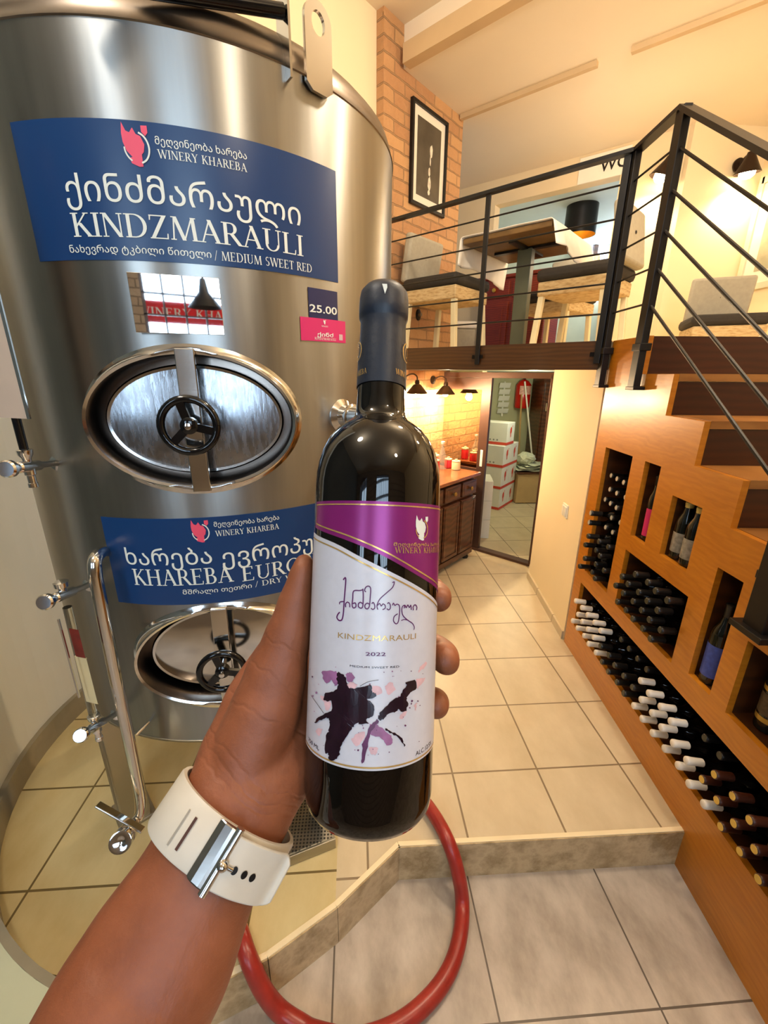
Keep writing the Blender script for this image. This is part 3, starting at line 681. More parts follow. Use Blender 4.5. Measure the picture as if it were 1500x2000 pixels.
def serif(txt, track=0.03):
    V_, F_ = [], []; x = 0
    for c in txt:
        g, a = G_(c); n = len(V_)
        V_ += [(x+p[0], p[1]) for p in g.v]; F_ += [tuple(i+n for i in f) for f in g.f]; x += a+track
    return V_, F_
def fit(vf, x0, x1, base, cap, natural=None):
    """scale lettering to run from x0 to x1 on a base line with the given cap height"""
    vs, fs = vf; a = min(v[0] for v in vs); c = max(v[0] for v in vs); k = (x1-x0)/(c-a)
    return [(x0+(v[0]-a)*k, base+v[1]*cap) for v in vs], fs
def stroke(pts, w, closed=False):
    """pen line through 2D points; w one width or one per point"""
    P = cat([(p[0], p[1], 0) for p in pts], 5, closed); n = len(P); vs = []; fs = []
    ws = w if isinstance(w, (list, tuple)) else [w]*len(pts)
    for i, p in enumerate(P):
        q0 = P[(i-1) % n] if closed else P[max(i-1, 0)]; q1 = P[(i+1) % n] if closed else P[min(i+1, n-1)]
        d = (q1-q0).normalized(); t = i/5; j = min(int(t), len(ws)-1); k = min(j+1, len(ws)-1); ww = ws[j]+(ws[k]-ws[j])*(t-int(t))
        vs += [(p.x-d.y*ww/2, p.y+d.x*ww/2), (p.x+d.y*ww/2, p.y-d.x*ww/2)]
    m = n if closed else n-1
    for i in range(m):
        k = (i+1) % n; fs.append((2*i, 2*k, 2*k+1, 2*i+1))
    return vs, fs
def poly2(pts): return list(pts), [tuple(range(len(pts)))]
def join2(*L):
    vs, fs = [], []
    for v, f in L:
        n = len(vs); vs += list(v); fs += [tuple(i+n for i in q) for q in f]
    return vs, fs
def wrap(name, vf, fn, mat, parent, cut=None):
    """lay 2D lettering on a surface: fn(x, y) -> point"""
    b = B(); vs = [b.verts.new((x, y, 0)) for x, y in vf[0]]
    for f in vf[1]:
        if len(set(f)) > 2:
            try: b.faces.new([vs[i] for i in f])
            except ValueError: pass
    if cut:
        bmesh.ops.triangulate(b, faces=b.faces[:])
        for _ in range(3):
            e = [x for x in b.edges if abs(x.verts[0].co.x-x.verts[1].co.x) > cut]
            if not e: break
            bmesh.ops.subdivide_edges(b, edges=e, cuts=1); bmesh.ops.triangulate(b, faces=[f for f in b.faces if len(f.verts) > 3])
    for v in b.verts: v.co = fn(v.co.x, v.co.y)
    return obj(name, b, mat, parent)
def logo(cx, cy, h):
    """small ram's head emblem with a ring: solid mass and ring separately"""
    k = h/2.0
    head = [(-0.55, 1.0), (-0.38, 0.62), (-0.2, 0.55), (-0.02, 0.78), (0.12, 0.5), (0.34, 0.42), (0.5, 0.05), (0.42, -0.3), (0.3, -0.42), (0.3, -0.98), (0.1, -1.0), (-0.28, -0.86), (-0.36, -0.62), (-0.2, -0.56), (-0.46, -0.3), (-0.6, 0.1), (-0.62, 0.5)]
    leaf = [(0.42, 0.62), (0.42, 0.9), (0.74, 0.92), (0.74, 0.6), (0.6, 0.44)]
    mass = join2(poly2([(cx+x*k, cy+y*k) for x, y in head]), poly2([(cx+x*k, cy+y*k) for x, y in leaf]))
    ring = stroke([(cx+k*(0.1+0.62*math.cos(rad(a))), cy+k*(-0.12+0.72*math.sin(rad(a)))) for a in range(-75, 100, 25)], 0.09*k)
    ring2 = stroke([(cx+k*(0.1+0.66*math.cos(rad(a))), cy+k*(-0.12+0.72*math.sin(rad(a)))) for a in range(180, 250, 15)], 0.08*k)
    return mass, join2(ring, ring2)
# ------------------------------------------------------------------ stainless steel wine tank
def tp(th, z, r=TR): return TC + V((r*math.sin(rad(th)), -r*math.cos(rad(th)), z))
def tn(th): return V((math.sin(rad(th)), -math.cos(rad(th)), 0))
def tt(th): return V((math.cos(rad(th)), math.sin(rad(th)), 0))
def tq(x, y, r=TR):
    """pixel -> (angle, height) on a cylinder of radius r about the tank axis"""
    q = ray(x, y); a = q.x*q.x+q.y*q.y; bb = -2*(q.x*TC.x+q.y*TC.y); c = TC.x**2+TC.y**2-r*r
    D = max(0.0, bb*bb-4*a*c); t = (-bb-math.sqrt(D))/(2*a); P = EYE+q*t
    return math.degrees(math.atan2(P.x-TC.x, -(P.y-TC.y))), P.z
tank = thing('wine_tank', 'tall stainless steel wine tank with two oval doors and blue signs', 'tank', (TC.x, TC.y, 0))
ZB, ZT = 0.570, 2.187
TH0 = 9.2
MW = [(1.49, 0.222, 0.150), (0.856, 0.222, 0.150)]
b = B(); NA = 360; dz = 0.0118; NZ = int(round((ZT-ZB)/dz)); dz = (ZT-ZB)/NZ
grid = [[b.verts.new(tp(-180+i, ZB+dz*j)) for i in range(NA)] for j in range(NZ+1)]
for j in range(NZ):
    for i in range(NA):
        th = -180+i+0.5; z = ZB+dz*(j+0.5); dx = TR*math.sin(rad(th-TH0))
        if abs(th-TH0) < 60 and any((dx/(a+0.004))**2+((z-zc)/(c+0.004))**2 < 1 for zc, a, c in MW): continue
        b.faces.new((grid[j][i], grid[j][(i+1) % NA], grid[j+1][(i+1) % NA], grid[j+1][i]))
TM = M.Translation(TC)
body = obj('body', b, STEEL, tank, smooth='all')
b = B(); lathe(b, [(TR-0.003, ZT-0.004), (TR+0.003, ZT), (TR-0.002, ZT+0.003), (TR-0.003, ZT+0.02), (TR-0.012, ZT+0.045), (TR-0.035, ZT+0.068), (TR-0.12, ZT+0.095), (0.1, ZT+0.13), (0, ZT+0.13)], 96, TM)
obj('lid', b, LIDM, tank, smooth=60)
b = B(); lathe(b, [(0, ZB-0.05), (0.3, ZB-0.045), (TR-0.05, ZB-0.02), (TR-0.004, ZB-0.004), (TR+0.002, ZB), (TR+0.002, ZB+0.006), (TR-0.002, ZB+0.008)], 96, TM)
obj('bottom', b, STEELD, tank, smooth=60)
for th in (-50, 40, 130, 220):
    b = B(); R = M((tt(th), tn(th), Z)).transposed()
    box(b, tp(th, 0.3, TR-0.05), (0.125, 0.09, 0.60), R); box(b, tp(th, 0.006, TR-0.05), (0.145, 0.12, 0.012), R); box(b, tp(th, 0.3, TR-0.004), (0.008, 0.012, 0.56), R)
    obj('leg', b, STEELD, tank, bev=0.004)
def ell(zc, a, c, n, off, seg=72):
    """ellipse ring in the door plane at distance n from the axis"""
    return [TC + tn(TH0)*n + tt(TH0)*(a*math.cos(2*PI*k/seg)) + Z*(zc+c*math.sin(2*PI*k/seg)) for k in range(seg)]
def rings(b, L, close0=False, close1=False):
    R = [[b.verts.new(p) for p in r] for r in L]; n = len(R[0])
    for r0, r1 in zip(R[:-1], R[1:]):
        for k in range(n): b.faces.new((r0[k], r0[(k+1) % n], r1[(k+1) % n], r1[k]))
    if close0: b.faces.new(R[0])
    if close1: b.faces.new(R[-1][::-1])
    return b
def onskin(zc, a, c, off, seg=72):
    out = []
    for k in range(seg):
        x = a*math.cos(2*PI*k/seg); z = zc+c*math.sin(2*PI*k/seg); th = TH0+math.degrees(math.asin(x/TR)); out.append(tp(th, z, TR+off))
    return out
WET = Mat('wet_door_steel', '9a9da2', 0.1, 1.0); _n = WET.noise(WET.co('Object', (60, 60, 14)), 1.5, 4); WET.rough(_n, 0.06, 0.45); WET.bump(_n, 0.25, 0.002); WET = WET.m
NECKM = brushed('door_neck_steel', '8a8078', 0.22)
for n_, (zc, a, c) in enumerate(MW):
    b = B(); rings(b, [onskin(zc, a+0.020, c+0.018, 0.0008), onskin(zc, a+0.014, c+0.013, 0.0025), onskin(zc, a+0.006, c+0.006, 0.005), ell(zc, a+0.003, c+0.003, TR+0.004, 0), ell(zc, a-0.003, c-0.003, TR+0.001, 0)])
    obj('door_flange', b, STEELP, tank, smooth=60)
    b = B(); rings(b, [ell(zc, a-0.003, c-0.003, TR+0.001, 0), ell(zc, a-0.006, c-0.006, TR-0.02, 0), ell(zc, a-0.006, c-0.006, TR-0.10, 0)], close1=True)
    obj('door_neck', b, NECKM, tank, smooth=40)
    rim = (a-0.026, c-0.024)
    b = B(); nn = TR-0.045
    rings(b, [ell(zc, rim[0], rim[1], nn-0.03, 0), ell(zc, rim[0]+0.002, rim[1]+0.002, nn-0.006, 0), ell(zc, rim[0]-0.002, rim[1]-0.002, nn, 0), ell(zc, rim[0]-0.008, rim[1]-0.008, nn-0.001, 0)], close0=False)
    door = obj('door', b, STEELP, tank, smooth=50)
    b = B(); rings(b, [ell(zc, (rim[0]-0.008)*k, (rim[1]-0.008)*k, nn-0.001+0.012*(1-k*k), 0) for k in (1, 0.85, 0.65, 0.45, 0.25, 0.08)], close1=True)
    obj('door_plate', b, WET if n_ == 0 else STEELP, door, smooth='all')
    b = B(); bt = zc+c+0.008; bb = zc-c-0.01; R = M((tt(TH0), tn(TH0), Z)).transposed()
    pf = [(TR+0.004, bt), (TR+0.016, bt), (TR+0.026, zc+0.02), (TR+0.026, zc-0.02), (TR+0.016, bb), (TR+0.004, bb), (TR+0.006, zc)]
    prism(b, [TC+tn(TH0)*r+Z*z+tt(TH0)*0.02 for r, z in pf], -tt(TH0)*0.04)
    obj('cross_bar', b, STEELP, tank, bev=0.002)
    wc = tp(TH0, zc, TR+0.062); wm = axm(wc, tn(TH0), tt(TH0+20))
    b = B(); rr = 0.056
    tube(b, [wm @ V((rr*math.cos(2*PI*k/36), rr*math.sin(2*PI*k/36), 0)) for k in range(37)], 0.0085, 10, cap=False)
    for k in range(3):
        an = rad(-15+120*k); bar(b, wm @ V((0.01*math.cos(an), 0.01*math.sin(an), -0.002)), wm @ V((rr*math.cos(an), rr*math.sin(an), 0)), 0.017, 0.010, up=tn(TH0))
    lathe(b, [(0, 0.008), (0.012, 0.008), (0.018, 0.004), (0.018, -0.012), (0, -0.012)], 20, wm)
    bmesh.ops.remove_doubles(b, verts=b.verts[:], dist=1e-5)
    wh = obj('hand_wheel', b, BLACKG, tank, smooth=50)
    obj('spindle', lathe(B(), [(0, 0.018), (0.007, 0.016), (0.0075, 0.008), (0.0075, -0.05), (0.012, -0.05), (0.012, -0.09), (0, -0.09)], 16, wm), CHROME, wh, smooth=40)
# lifting lug
lt, lz = tq(617, 47, TR+0.004); L0 = tp(lt, lz, TR+0.004); _, zb = tq(628, 190, TR+0.004)
lm = M.Translation(L0) @ M((tt(lt), tn(lt), Z)).transposed().to_4x4()
b = B(); n = 40; outer, inner = [], []
for k in range(n):
    a = 2*PI*k/n; c, s_ = math.cos(a), math.sin(a); W = 0.034; Hd = L0.z-zb
    if s_ >= 0: o = (W*c, W*s_)
    else:
        t = min(W/abs(c) if abs(c) > 1e-6 else 9, Hd/abs(s_)); o = (t*c, t*s_)
    outer.append(o); inner.append((0.017*c, 0.02*s_-0.002))
for y0 in (0, 1):
    pass
vo = [[b.verts.new(lm @ V((x, y, z))) for x, z in outer] for y in (0, 0.008)]; vi = [[b.verts.new(lm @ V((x, y, z))) for x, z in inner] for y in (0, 0.008)]
for k in range(n):
    q = (k+1) % n
    b.faces.new((vo[1][k], vo[1][q], vi[1][q], vi[1][k])); b.faces.new((vo[0][q], vo[0][k], vi[0][k], vi[0][q]))
    b.faces.new((vo[0][k], vo[0][q], vo[1][q], vo[1][k])); b.faces.new((vi[0][q], vi[0][k], vi[1][k], vi[1][q]))
obj('lifting_lug', b, STEELP, tank)
# ladder rail on top with its end plate
e1 = tp(*tq(553, 22, TR+0.005), TR+0.005); e0 = tp(*tq(330, -14, TR+0.005), TR+0.005)
obj('ladder_rail', tube(B(), [e0+(e0-e1)*0.8, e1], 0.012, 14), BLACKG, tank, smooth=40)
pt, pz = tq(554, 66, TR-0.005)
b = B(); box(b, tp(pt, pz-0.005, TR-0.005), (0.005, 0.05, 0.145), M((tt(pt), tn(pt), Z)).transposed()); obj('rail_plate', b, STEELP, tank)
# signs
def curve_panel(name, th0, th1, z0, z1, mat, parent, off=0.0012, seg=40):
    return obj(name, lathe(B(), [(TR, z0), (TR+off, z0), (TR+off, z1), (TR, z1)], seg, TM, a0=rad(th0-90), a1=rad(th1-90)), mat, parent, smooth=30)
def onT(off): return lambda x, y: tp(math.degrees(x/TR), y, TR+off)
def arcx(px, py): t, z = tq(px, py); return rad(t)*TR, z
def line_px(vf, p0, p1, ptop, name, mat, parent):
    x0, z0 = arcx(*p0); x1, z1 = arcx(*p1); _, zt = arcx(*ptop); base = (z0+z1)/2
    return wrap(name, fit(vf, x0, x1, base, abs(zt-z0)), onT(0.0022), mat, parent, cut=0.03)
def line_pxg(vf, p0, p1, hgt, name, mat, parent):
    x0, z0 = arcx(*p0); x1, z1 = arcx(*p1)
    return wrap(name, fit(vf, x0, x1, (z0+z1)/2, hgt), onT(0.0022), mat, parent, cut=0.03)
s1 = curve_panel('sign', -18.05, 46.2, 1.812, 2.042, NAVY, tank); s1['label'] = 'upper blue sign with white lettering'
line_pxg(sans('ქინძმარაული', 0.003), (133, 395), (587, 441), 0.060, 'lettering', PRINTW, s1)
line_px(serif('KINDZMARAULI', 0.0), (146, 460), (592, 504), (140, 413), 'lettering', PRINTW, s1)
line_pxg(sans('ნახევრად ტკბილი წითელი', 0.004), (138, 489), (414, 509), 0.0175, 'lettering', PRINTW, s1)
line_px(serif('/ MEDIUM SWEET RED'), (420, 510), (608, 531), (437, 494), 'lettering', PRINTW, s1)
line_pxg(sans('მეღვინეობა ხარება', 0.006), (304, 284), (482, 311), 0.0165, 'lettering', PRINTW, s1)
line_px(serif('WINERY KHAREBA'), (309, 309), (483, 338), (310, 292), 'lettering', PRINTW, s1)
cx, cz = arcx(264, 284); m_, r_ = logo(cx, cz, 0.068)
wrap('emblem', m_, onT(0.0022), PRINTR, s1, cut=0.03); wrap('emblem_ring', r_, onT(0.0026), PRINTW, s1)
s2 = curve_panel('sign', -16.6, 47.5, 1.026, 1.262, NAVY, tank); s2['label'] = 'lower blue sign partly hidden behind the hand'
line_pxg(sans('ხარება', 0.003), (250, 1104), (415, 1096), 0.060, 'lettering', PRINTW, s2)
line_pxg(sans('ევროპული', 0.003), (434, 1092), (668, 1062), 0.060, 'lettering', PRINTW, s2)
line_px(serif('KHAREBA', 0.0), (265, 1144), (457, 1132), (263, 1113), 'lettering', PRINTW, s2)
def xr(p0, p1, k): a, z = arcx(*p0); c, _ = arcx(*p1); return a, a+(c-a)*k, z
_a, _c, _z = xr((473, 1130), (576, 1120), 2.02); _, _zk = arcx(265, 1144)
wrap('lettering', fit(serif('EUROPULI'), _a, _c, _zk, 0.0405), onT(0.0022), PRINTW, s2, cut=0.03)
line_pxg(sans('მშრალი თეთრი', 0.004), (358, 1160), (492, 1147), 0.0175, 'lettering', PRINTW, s2)
_a, _c, _z = xr((499, 1148), (568, 1138), 1.72); _, _zk = arcx(358, 1160)
wrap('lettering', fit(serif('/ DRY WHITE'), _a, _c, _zk, 0.0155), onT(0.0022), PRINTW, s2, cut=0.03)
line_pxg(sans('მეღვინეობა ხარება', 0.006), (418, 1028), (545, 1014), 0.0165, 'lettering', PRINTW, s2)
line_px(serif('WINERY KHAREBA'), (421, 1046), (545, 1033), (421, 1035), 'lettering', PRINTW, s2)
cx, cz = arcx(390, 1037); m_, r_ = logo(cx, cz, 0.060)
wrap('emblem', m_, onT(0.0022), PRINTR, s2, cut=0.03); wrap('emblem_ring', r_, onT(0.0026), PRINTW, s2)
s3 = curve_panel('price_tag', 37.1, 45.8, 1.726, 1.791, NAVY2, tank, seg=10); s3['label'] = 'small navy price tag reading 25.00'
line_px(sans('25.00', 0.015), (604, 609), (657, 615), (605, 588), 'lettering', PRINTW, s3)
s4 = curve_panel('pink_sticker', 34.7, 48.4, 1.674, 1.726, PINK, tank, seg=14); s4['label'] = 'pink sticker below the price tag'
line_pxg(sans('ქინძ', 0.02), (619, 655), (650, 660), 0.0115, 'lettering', PRINTW, s4)
line_px(serif('KINDZMARAULI'), (614, 662), (655, 667), (615, 657), 'lettering', PRINTW, s4)
line_px(serif('WINERY'), (627, 638), (640, 640), (627, 635), 'lettering', PRINTW, s4)
m_, r_ = logo(*arcx(633, 629), 0.011); wrap('emblem', m_, onT(0.0022), PRINTW, s4)
x0, z0 = arcx(661, 642); wrap('barcode', join2(*[poly2([(x0+0.0016*k, 1.680), (x0+0.0016*k+0.0009, 1.680), (x0+0.0016*k+0.0009, 1.694), (x0+0.0016*k, 1.694)]) for k in range(8)]), onT(0.0022), PRINTW, s4)
# mirror plate
pm = [tp(0.5, 1.677, TR+0.009), tp(17.4, 1.677, TR+0.009), tp(17.4, 1.789, TR+0.009), tp(0.5, 1.789, TR+0.009)]
_pc = tp(8.95, 1.733, TR+0.004); pm = [_pc + M.Rotation(rad(4), 3, 'Z') @ (p-_pc) for p in pm]
obj('mirror_plate', prism(B(), pm, -tn(13)*0.003), MIRROR, tank, bev=0.0008)
# coupling on the right
ct, cz = tq(668, 812); cm = axm(tp(ct, cz, TR), tn(ct), Z)
obj('coupling', lathe(B(), [(0.045, -0.004), (0.044, 0.002), (0.03, 0.012), (0.024, 0.03), (0.031, 0.032), (0.033, 0.036), (0.033, 0.042), (0.029, 0.044), (0.029, 0.075), (0.033, 0.077), (0.033, 0.083), (0.026, 0.085), (0, 0.085)], 28, cm), STEELP, tank, smooth=35)
# outlet pipe with ball valve
PR = 0.015
pts = [tp(*tq(208, 1078, TR-0.01), TR-0.01), tp(*tq(196, 1080, TR+0.03), TR+0.03), tp(*tq(185, 1096, TR+0.062), TR+0.062), tp(*tq(186, 1125, TR+0.07), TR+0.07)]
pl = cat(pts, 5)
for q in ((201, 1200), (225, 1320), (250, 1435), (268, 1525)): pl.append(tp(*tq(*q, TR+0.07), TR+0.07))
pl2 = cat([pl[-1], tp(*tq(274, 1560, TR+0.072), TR+0.072), tp(*tq(273, 1590, TR+0.078), TR+0.078), tp(*tq(262, 1608, TR+0.10), TR+0.10), tp(*tq(252, 1622, TR+0.13), TR+0.13)], 5)
pipe = obj('outlet_pipe', tube(B(), pl+pl2[1:], PR, 16), STEELP, tank, smooth=50)
v0 = pl2[-1]; vd = (pl2[-1]-pl2[-2]).normalized(); vm = axm(v0, vd, Z)
vb = obj('ball_valve', lathe(B(), [(0, -0.01), (0.02, -0.008), (0.02, 0.006), (0.026, 0.008), (0.027, 0.034), (0.021, 0.036), (0.021, 0.05), (0.028, 0.052), (0.028, 0.066), (0.022, 0.067), (0.008, 0.062), (0, 0.06)], 24, vm), CHROME, pipe, smooth=35)
h0 = deep(280, 1622, (v0-EYE).dot(FW)-0.02); h1 = deep(190, 1571, (v0-EYE).dot(FW)-0.02)
b = B(); bar(b, h0, h1, 0.022, 0.006, up=UP); bar(b, v0+vd*0.02, h0+(h1-h0)*0.14, 0.014, 0.014); obj('valve_lever', b, STEELP, pipe, bev=0.002)
# small hook bar and level gauges
obj('hook', tube(B(), [tp(*tq(291, 1410), TR-0.005), tp(*tq(266, 1436, TR+0.04), TR+0.04)], 0.0045, 10), STEELP, tank, smooth=40)
def gauge_valve(pin, pout, rout, tip, cup=True, parent=None):
    a = tp(*tq(*pin, TR), TR-0.01); c = tp(*tq(*pout, rout), rout); d = (c-a).normalized(); m = axm(a, d, Z); L = (c-a).length
    o = obj('gauge_valve', lathe(B(), [(0.02, 0), (0.02, 0.006), (0.008, 0.012), (0.008, L*0.45), (0.012, L*0.46), (0.012, L*0.82), (0.009, L*0.84), (0.009, L-0.012), (0.006, L-0.012), (0.006, L-0.008), (0.018, L-0.008), (0.018, L+0.002), (0.015, L+0.006), (0, L+0.006)], 20, m), CHROME, tank, smooth=35)
    mid = a+d*(L*0.64)
    obj('drain_tip', lathe(B(), [(0.011, 0.0), (0.011, -0.018), (0.008, -0.02), (0.008, -0.036), (0.0095, -0.037), (0.0095, -0.046), (0, -0.046)] if tip else [(0.009, 0.0), (0.009, 0.02), (0.015, 0.022), (0.016, 0.034), (0.012, 0.036), (0, 0.036)], 16, M.Translation(mid)), CHROME, o, smooth=35)
    if tip and cup: obj('tube_cup', lathe(B(), [(0.008, 0.008), (0.009, 0.018), (0.014, 0.026), (0.015, 0.036), (0.011, 0.038), (0, 0.038)], 16, M.Translation(mid)), CHROME, o, smooth=35)
    return mid
GR = TR+0.125
mu = gauge_valve((108, 905), (14, 916), GR+0.03, True)
mt_ = gauge_valve((172, 1143), (88, 1176), GR+0.035, False)
ml = gauge_valve((225, 1396), (158, 1436), GR+0.035, True)
# upper gauge: black tube with a beige card beside it
top = V((mu.x, mu.y, 2.1))
obj('sight_tube', tube(B(), [mu+Z*0.034, top], 0.0085, 14), BLACKG, tank, smooth=40)
cR = TR+0.10
ca, cb_ = tq(61, 818, cR); cl = tq(28, 821, cR)[0]
obj('gauge_card', lathe(B(), [(cR, cb_), (cR+0.003, cb_), (cR+0.003, 2.05), (cR, 2.05)], 4, TM, a0=rad(cl-4-90), a1=rad(ca-90)), plain('gauge_card_beige', 'c2ac98', 0.5, amt=0.04), tank)
b = B(); bar(b, tp(ca, cb_, cR+0.004), tp(ca, 2.05, cR+0.004), 0.004, 0.006); obj('card_edge', b, STEELP, tank)
# lower gauge: glass tube, card with red upper part
obj('sight_tube', tube(B(), [mt_-Z*0.034, ml+Z*0.036], 0.010, 14), TUBEG, tank, smooth=40)
gR = GR-0.012
def card(p0, p1, p2, mat, nm):
    t0, z0 = tq(*p0, gR); t1, _ = tq(*p1, gR); _, z1 = tq(*p2, gR)
    return obj(nm, lathe(B(), [(gR, z0), (gR+0.002, z0), (gR+0.002, z1), (gR, z1)], 3, TM, a0=rad(t0-90), a1=rad(t1-90)), mat, tank)
card((150, 1281), (167, 1279), (132, 1226), plain('gauge_red', '7c2418', 0.5, amt=0.3, scale=30), 'gauge_scale')
card((170, 1369), (191, 1368), (150, 1281), plain('gauge_cream', 'd8c494', 0.5, amt=0.06), 'gauge_scale')
b = B(); t0, z0 = tq(155, 1362, GR+0.012); _, z1 = tq(118, 1210, GR+0.012); bar(b, tp(t0, z0, GR+0.012), tp(t0, z1, GR+0.012), 0.004, 0.004); obj('gauge_rod', b, STEELP, tank)
# perforated drain box on the floor
g0, g1 = V((-0.42, 0.947, 0)), V((-0.09, 1.056, 0)); gd = (g1-g0).normalized(); gn = V((-gd.y, gd.x, 0))
dg = thing('drain_grate', 'low perforated steel grate on the floor under the tank', 'grate', (g0+g1)/2)
b = B(); Rg = M((gd, gn, Z)).transposed(); box(b, (g0+g1)/2+gn*0.14+Z*0.0235, ((g1-g0).length, 0.28, 0.045), Rg); obj('frame', b, STEELD, dg, bev=0.002)
b = B(); box(b, (g0+g1)/2+gn*0.14+Z*0.0475, ((g1-g0).length-0.012, 0.262, 0.003), Rg); o = obj('perforated_top', b, PERF, dg)
# ------------------------------------------------------------------ sliding door with a mirrored leaf
DA = V((0.829, 3.992, 0)); DD = V((0.70711, -0.70711, 0)); DN = V((-0.70711, -0.70711, 0))    # start at the brick wall, run, towards the viewer
def dp(t, z, o=0.0): return DA + DD*t + DN*o + Z*z
b = B()
bar(b, dp(-0.05, 1.592), dp(1.0, 1.592), 0.075, 0.045); bar(b, dp(0.985, 0.0), dp(0.985, 1.60), 0.03, 0.075, up=DN)
bar(b, dp(-0.05, 0.012), dp(1.0, 0.012), 0.08, 0.024); bar(b, dp(-0.02, 0), dp(-0.02, 1.6), 0.03, 0.05, up=DN)
d1 = struct(obj('door_1', b, FRAMEB, bev=0.002), 'brown sliding door frame under the gallery')
b = B(); lo = 0.012
bar(b, dp(0.43, 0.025, lo), dp(0.43, 1.568, lo), 0.085, 0.032, up=DN); bar(b, dp(0.0, 1.52, lo), dp(0.388, 1.52, lo), 0.032, 0.095); bar(b, dp(0.0, 0.73, lo), dp(0.388, 0.73, lo), 0.032, 0.11)
box(b, dp(0.195, 0.36, lo), (0.386, 0.02, 0.66), M((DD, DN, Z)).transposed())
leaf = obj('sliding_leaf', b, FRAMEB, d1)
SMOKE = plain('tinted_mirror_glass', 'd8ccb8', 0.02, 1.0, amt=0.01)
b = B(); box(b, dp(0.195, 1.13, lo), (0.386, 0.008, 0.70), M((DD, DN, Z)).transposed()); obj('mirror_glass', b, SMOKE, d1)
b = B(); box(b, dp(0.432, 0.885, lo+0.018), (0.026, 0.006, 0.15), M((DD, DN, Z)).transposed()); hnd = obj('handle', b, WHITEP, d1, bev=0.003)

# ------------------------------------------------------------------ walnut sideboard under the wall lamps
sb = thing('sideboard', 'dark walnut sideboard with drawers and doors below the wall lamps', 'sideboard', (0.62, 3.4, 0))
CR = V((1.045, 3.50, 0)); SW, SD, SH = 1.04, 0.42, 0.80
def sp(u, d, z): return CR - D2*u - NB*d + Z*z          # u leftwards from the right end, d back from the front
RS = M((D2, NB, Z)).transposed()
b = B(); box(b, sp(SW/2, SD/2+0.012, 0.42), (SW-0.03, SD-0.03, 0.70), RS); box(b, sp(SW/2, SD/2, 0.075), (SW, SD, 0.05), RS)
obj('body', b, WALNUT, sb, bev=0.003)
b = B(); box(b, sp(SW/2, SD/2-0.008, SH-0.014), (SW+0.03, SD+0.03, 0.028), RS); obj('worktop', b, WTOP, sb, bev=0.006)
for i in range(4):
    u = 0.135 + i*0.257
    b = B(); box(b, sp(u, 0.004, 0.685), (0.225, 0.022, 0.125), RS); box(b, sp(u, -0.006, 0.685), (0.185, 0.008, 0.088), RS); dr = obj('drawer', b, WALNUT, sb, bev=0.003)
    kn = axm(sp(u, -0.01, 0.685), NB, Z); obj('knob', lathe(B(), [(0.006, 0), (0.006, 0.01), (0.017, 0.016), (0.018, 0.022), (0.012, 0.028), (0, 0.029)], 16, kn), plain('brass_knob', '9a7a3c', 0.35, 0.7, amt=0.1) if i == 0 else bpy.data.materials['brass_knob'], dr, smooth=40)
    b = B(); box(b, sp(u, 0.004, 0.355), (0.235, 0.022, 0.48), RS)
    for x0, x1, z0, z1 in ((-0.1, 0.1, 0.56, 0.585), (-0.1, 0.1, 0.125, 0.15), (-0.105, -0.085, 0.13, 0.58), (0.085, 0.105, 0.13, 0.58)):
        box(b, sp(u-(x0+x1)/2, -0.008, (z0+z1)/2), (x1-x0, 0.008, z1-z0), RS)
    obj('cabinet_door', b, WALNUT, sb, bev=0.002)
for u, d in ((0.05, 0.04), (SW-0.05, 0.04), (0.05, SD-0.04), (SW-0.05, SD-0.04)):
    obj('foot', lathe(B(), [(0, 0), (0.026, 0), (0.03, 0.015), (0.022, 0.035), (0.026, 0.05), (0, 0.05)], 16, M.Translation(sp(u, d, 0))), BLACKM, sb, smooth=40)
# jars and bottles on it
REDG = plain('red_jar_wrap', 'c2202a', 0.35, amt=0.1); WAX = plain('cream_wax', 'e8d4a8', 0.5, amt=0.05)
def jar(u, d, r, h, label, red=True):
    p = sp(u, d, SH+0.001); t = thing('glass_jar', label, 'jar', p, 'jars on the sideboard'); mt = M.Translation(p)
    obj('glass', lathe(B(), [(0, 0.0), (r, 0.002), (r, h*0.8), (r*0.92, h*0.86), (r*0.92, h*0.88)], 20, mt), REDG if red else WAX, t, smooth=40)
    obj('lid', lathe(B(), [(r*0.98, h*0.86), (r*1.0, h*0.97), (r*0.8, h), (0.012, h), (0.012, h+0.012), (0, h+0.014)], 20, mt), CREAM, t, smooth=40)
jar(0.165, 0.33, 0.034, 0.085, 'red jar with pale lid on the sideboard, farthest left of the jars')
jar(0.075, 0.395, 0.036, 0.11, 'taller red jar with pale lid at the back of the sideboard')
jar(0.055, 0.19, 0.038, 0.08, 'cream jar with pale lid at the front of the sideboard', False)
jar(0.04, 0.28, 0.034, 0.085, 'red jar with pale lid on the sideboard beside the clear decanter')
p = sp(0.11, 0.30, SH+0.001); t = thing('decanter', 'clear glass decanter bottle on the sideboard next to the mirrored door', 'bottle', p)
obj('glass', lathe(B(), [(0, 0), (0.04, 0.001), (0.042, 0.02), (0.04, 0.10), (0.02, 0.16), (0.013, 0.19), (0.013, 0.22)], 24, M.Translation(p)), plain('pale_clear_glass', 'b8b4ac', 0.05, amt=0.1, Alpha=0.3), t, smooth=50)
obj('stopper', lathe(B(), [(0.012, 0.215), (0.017, 0.222), (0.017, 0.24), (0, 0.245)], 16, M.Translation(p)), WHITEP, t, smooth=40)
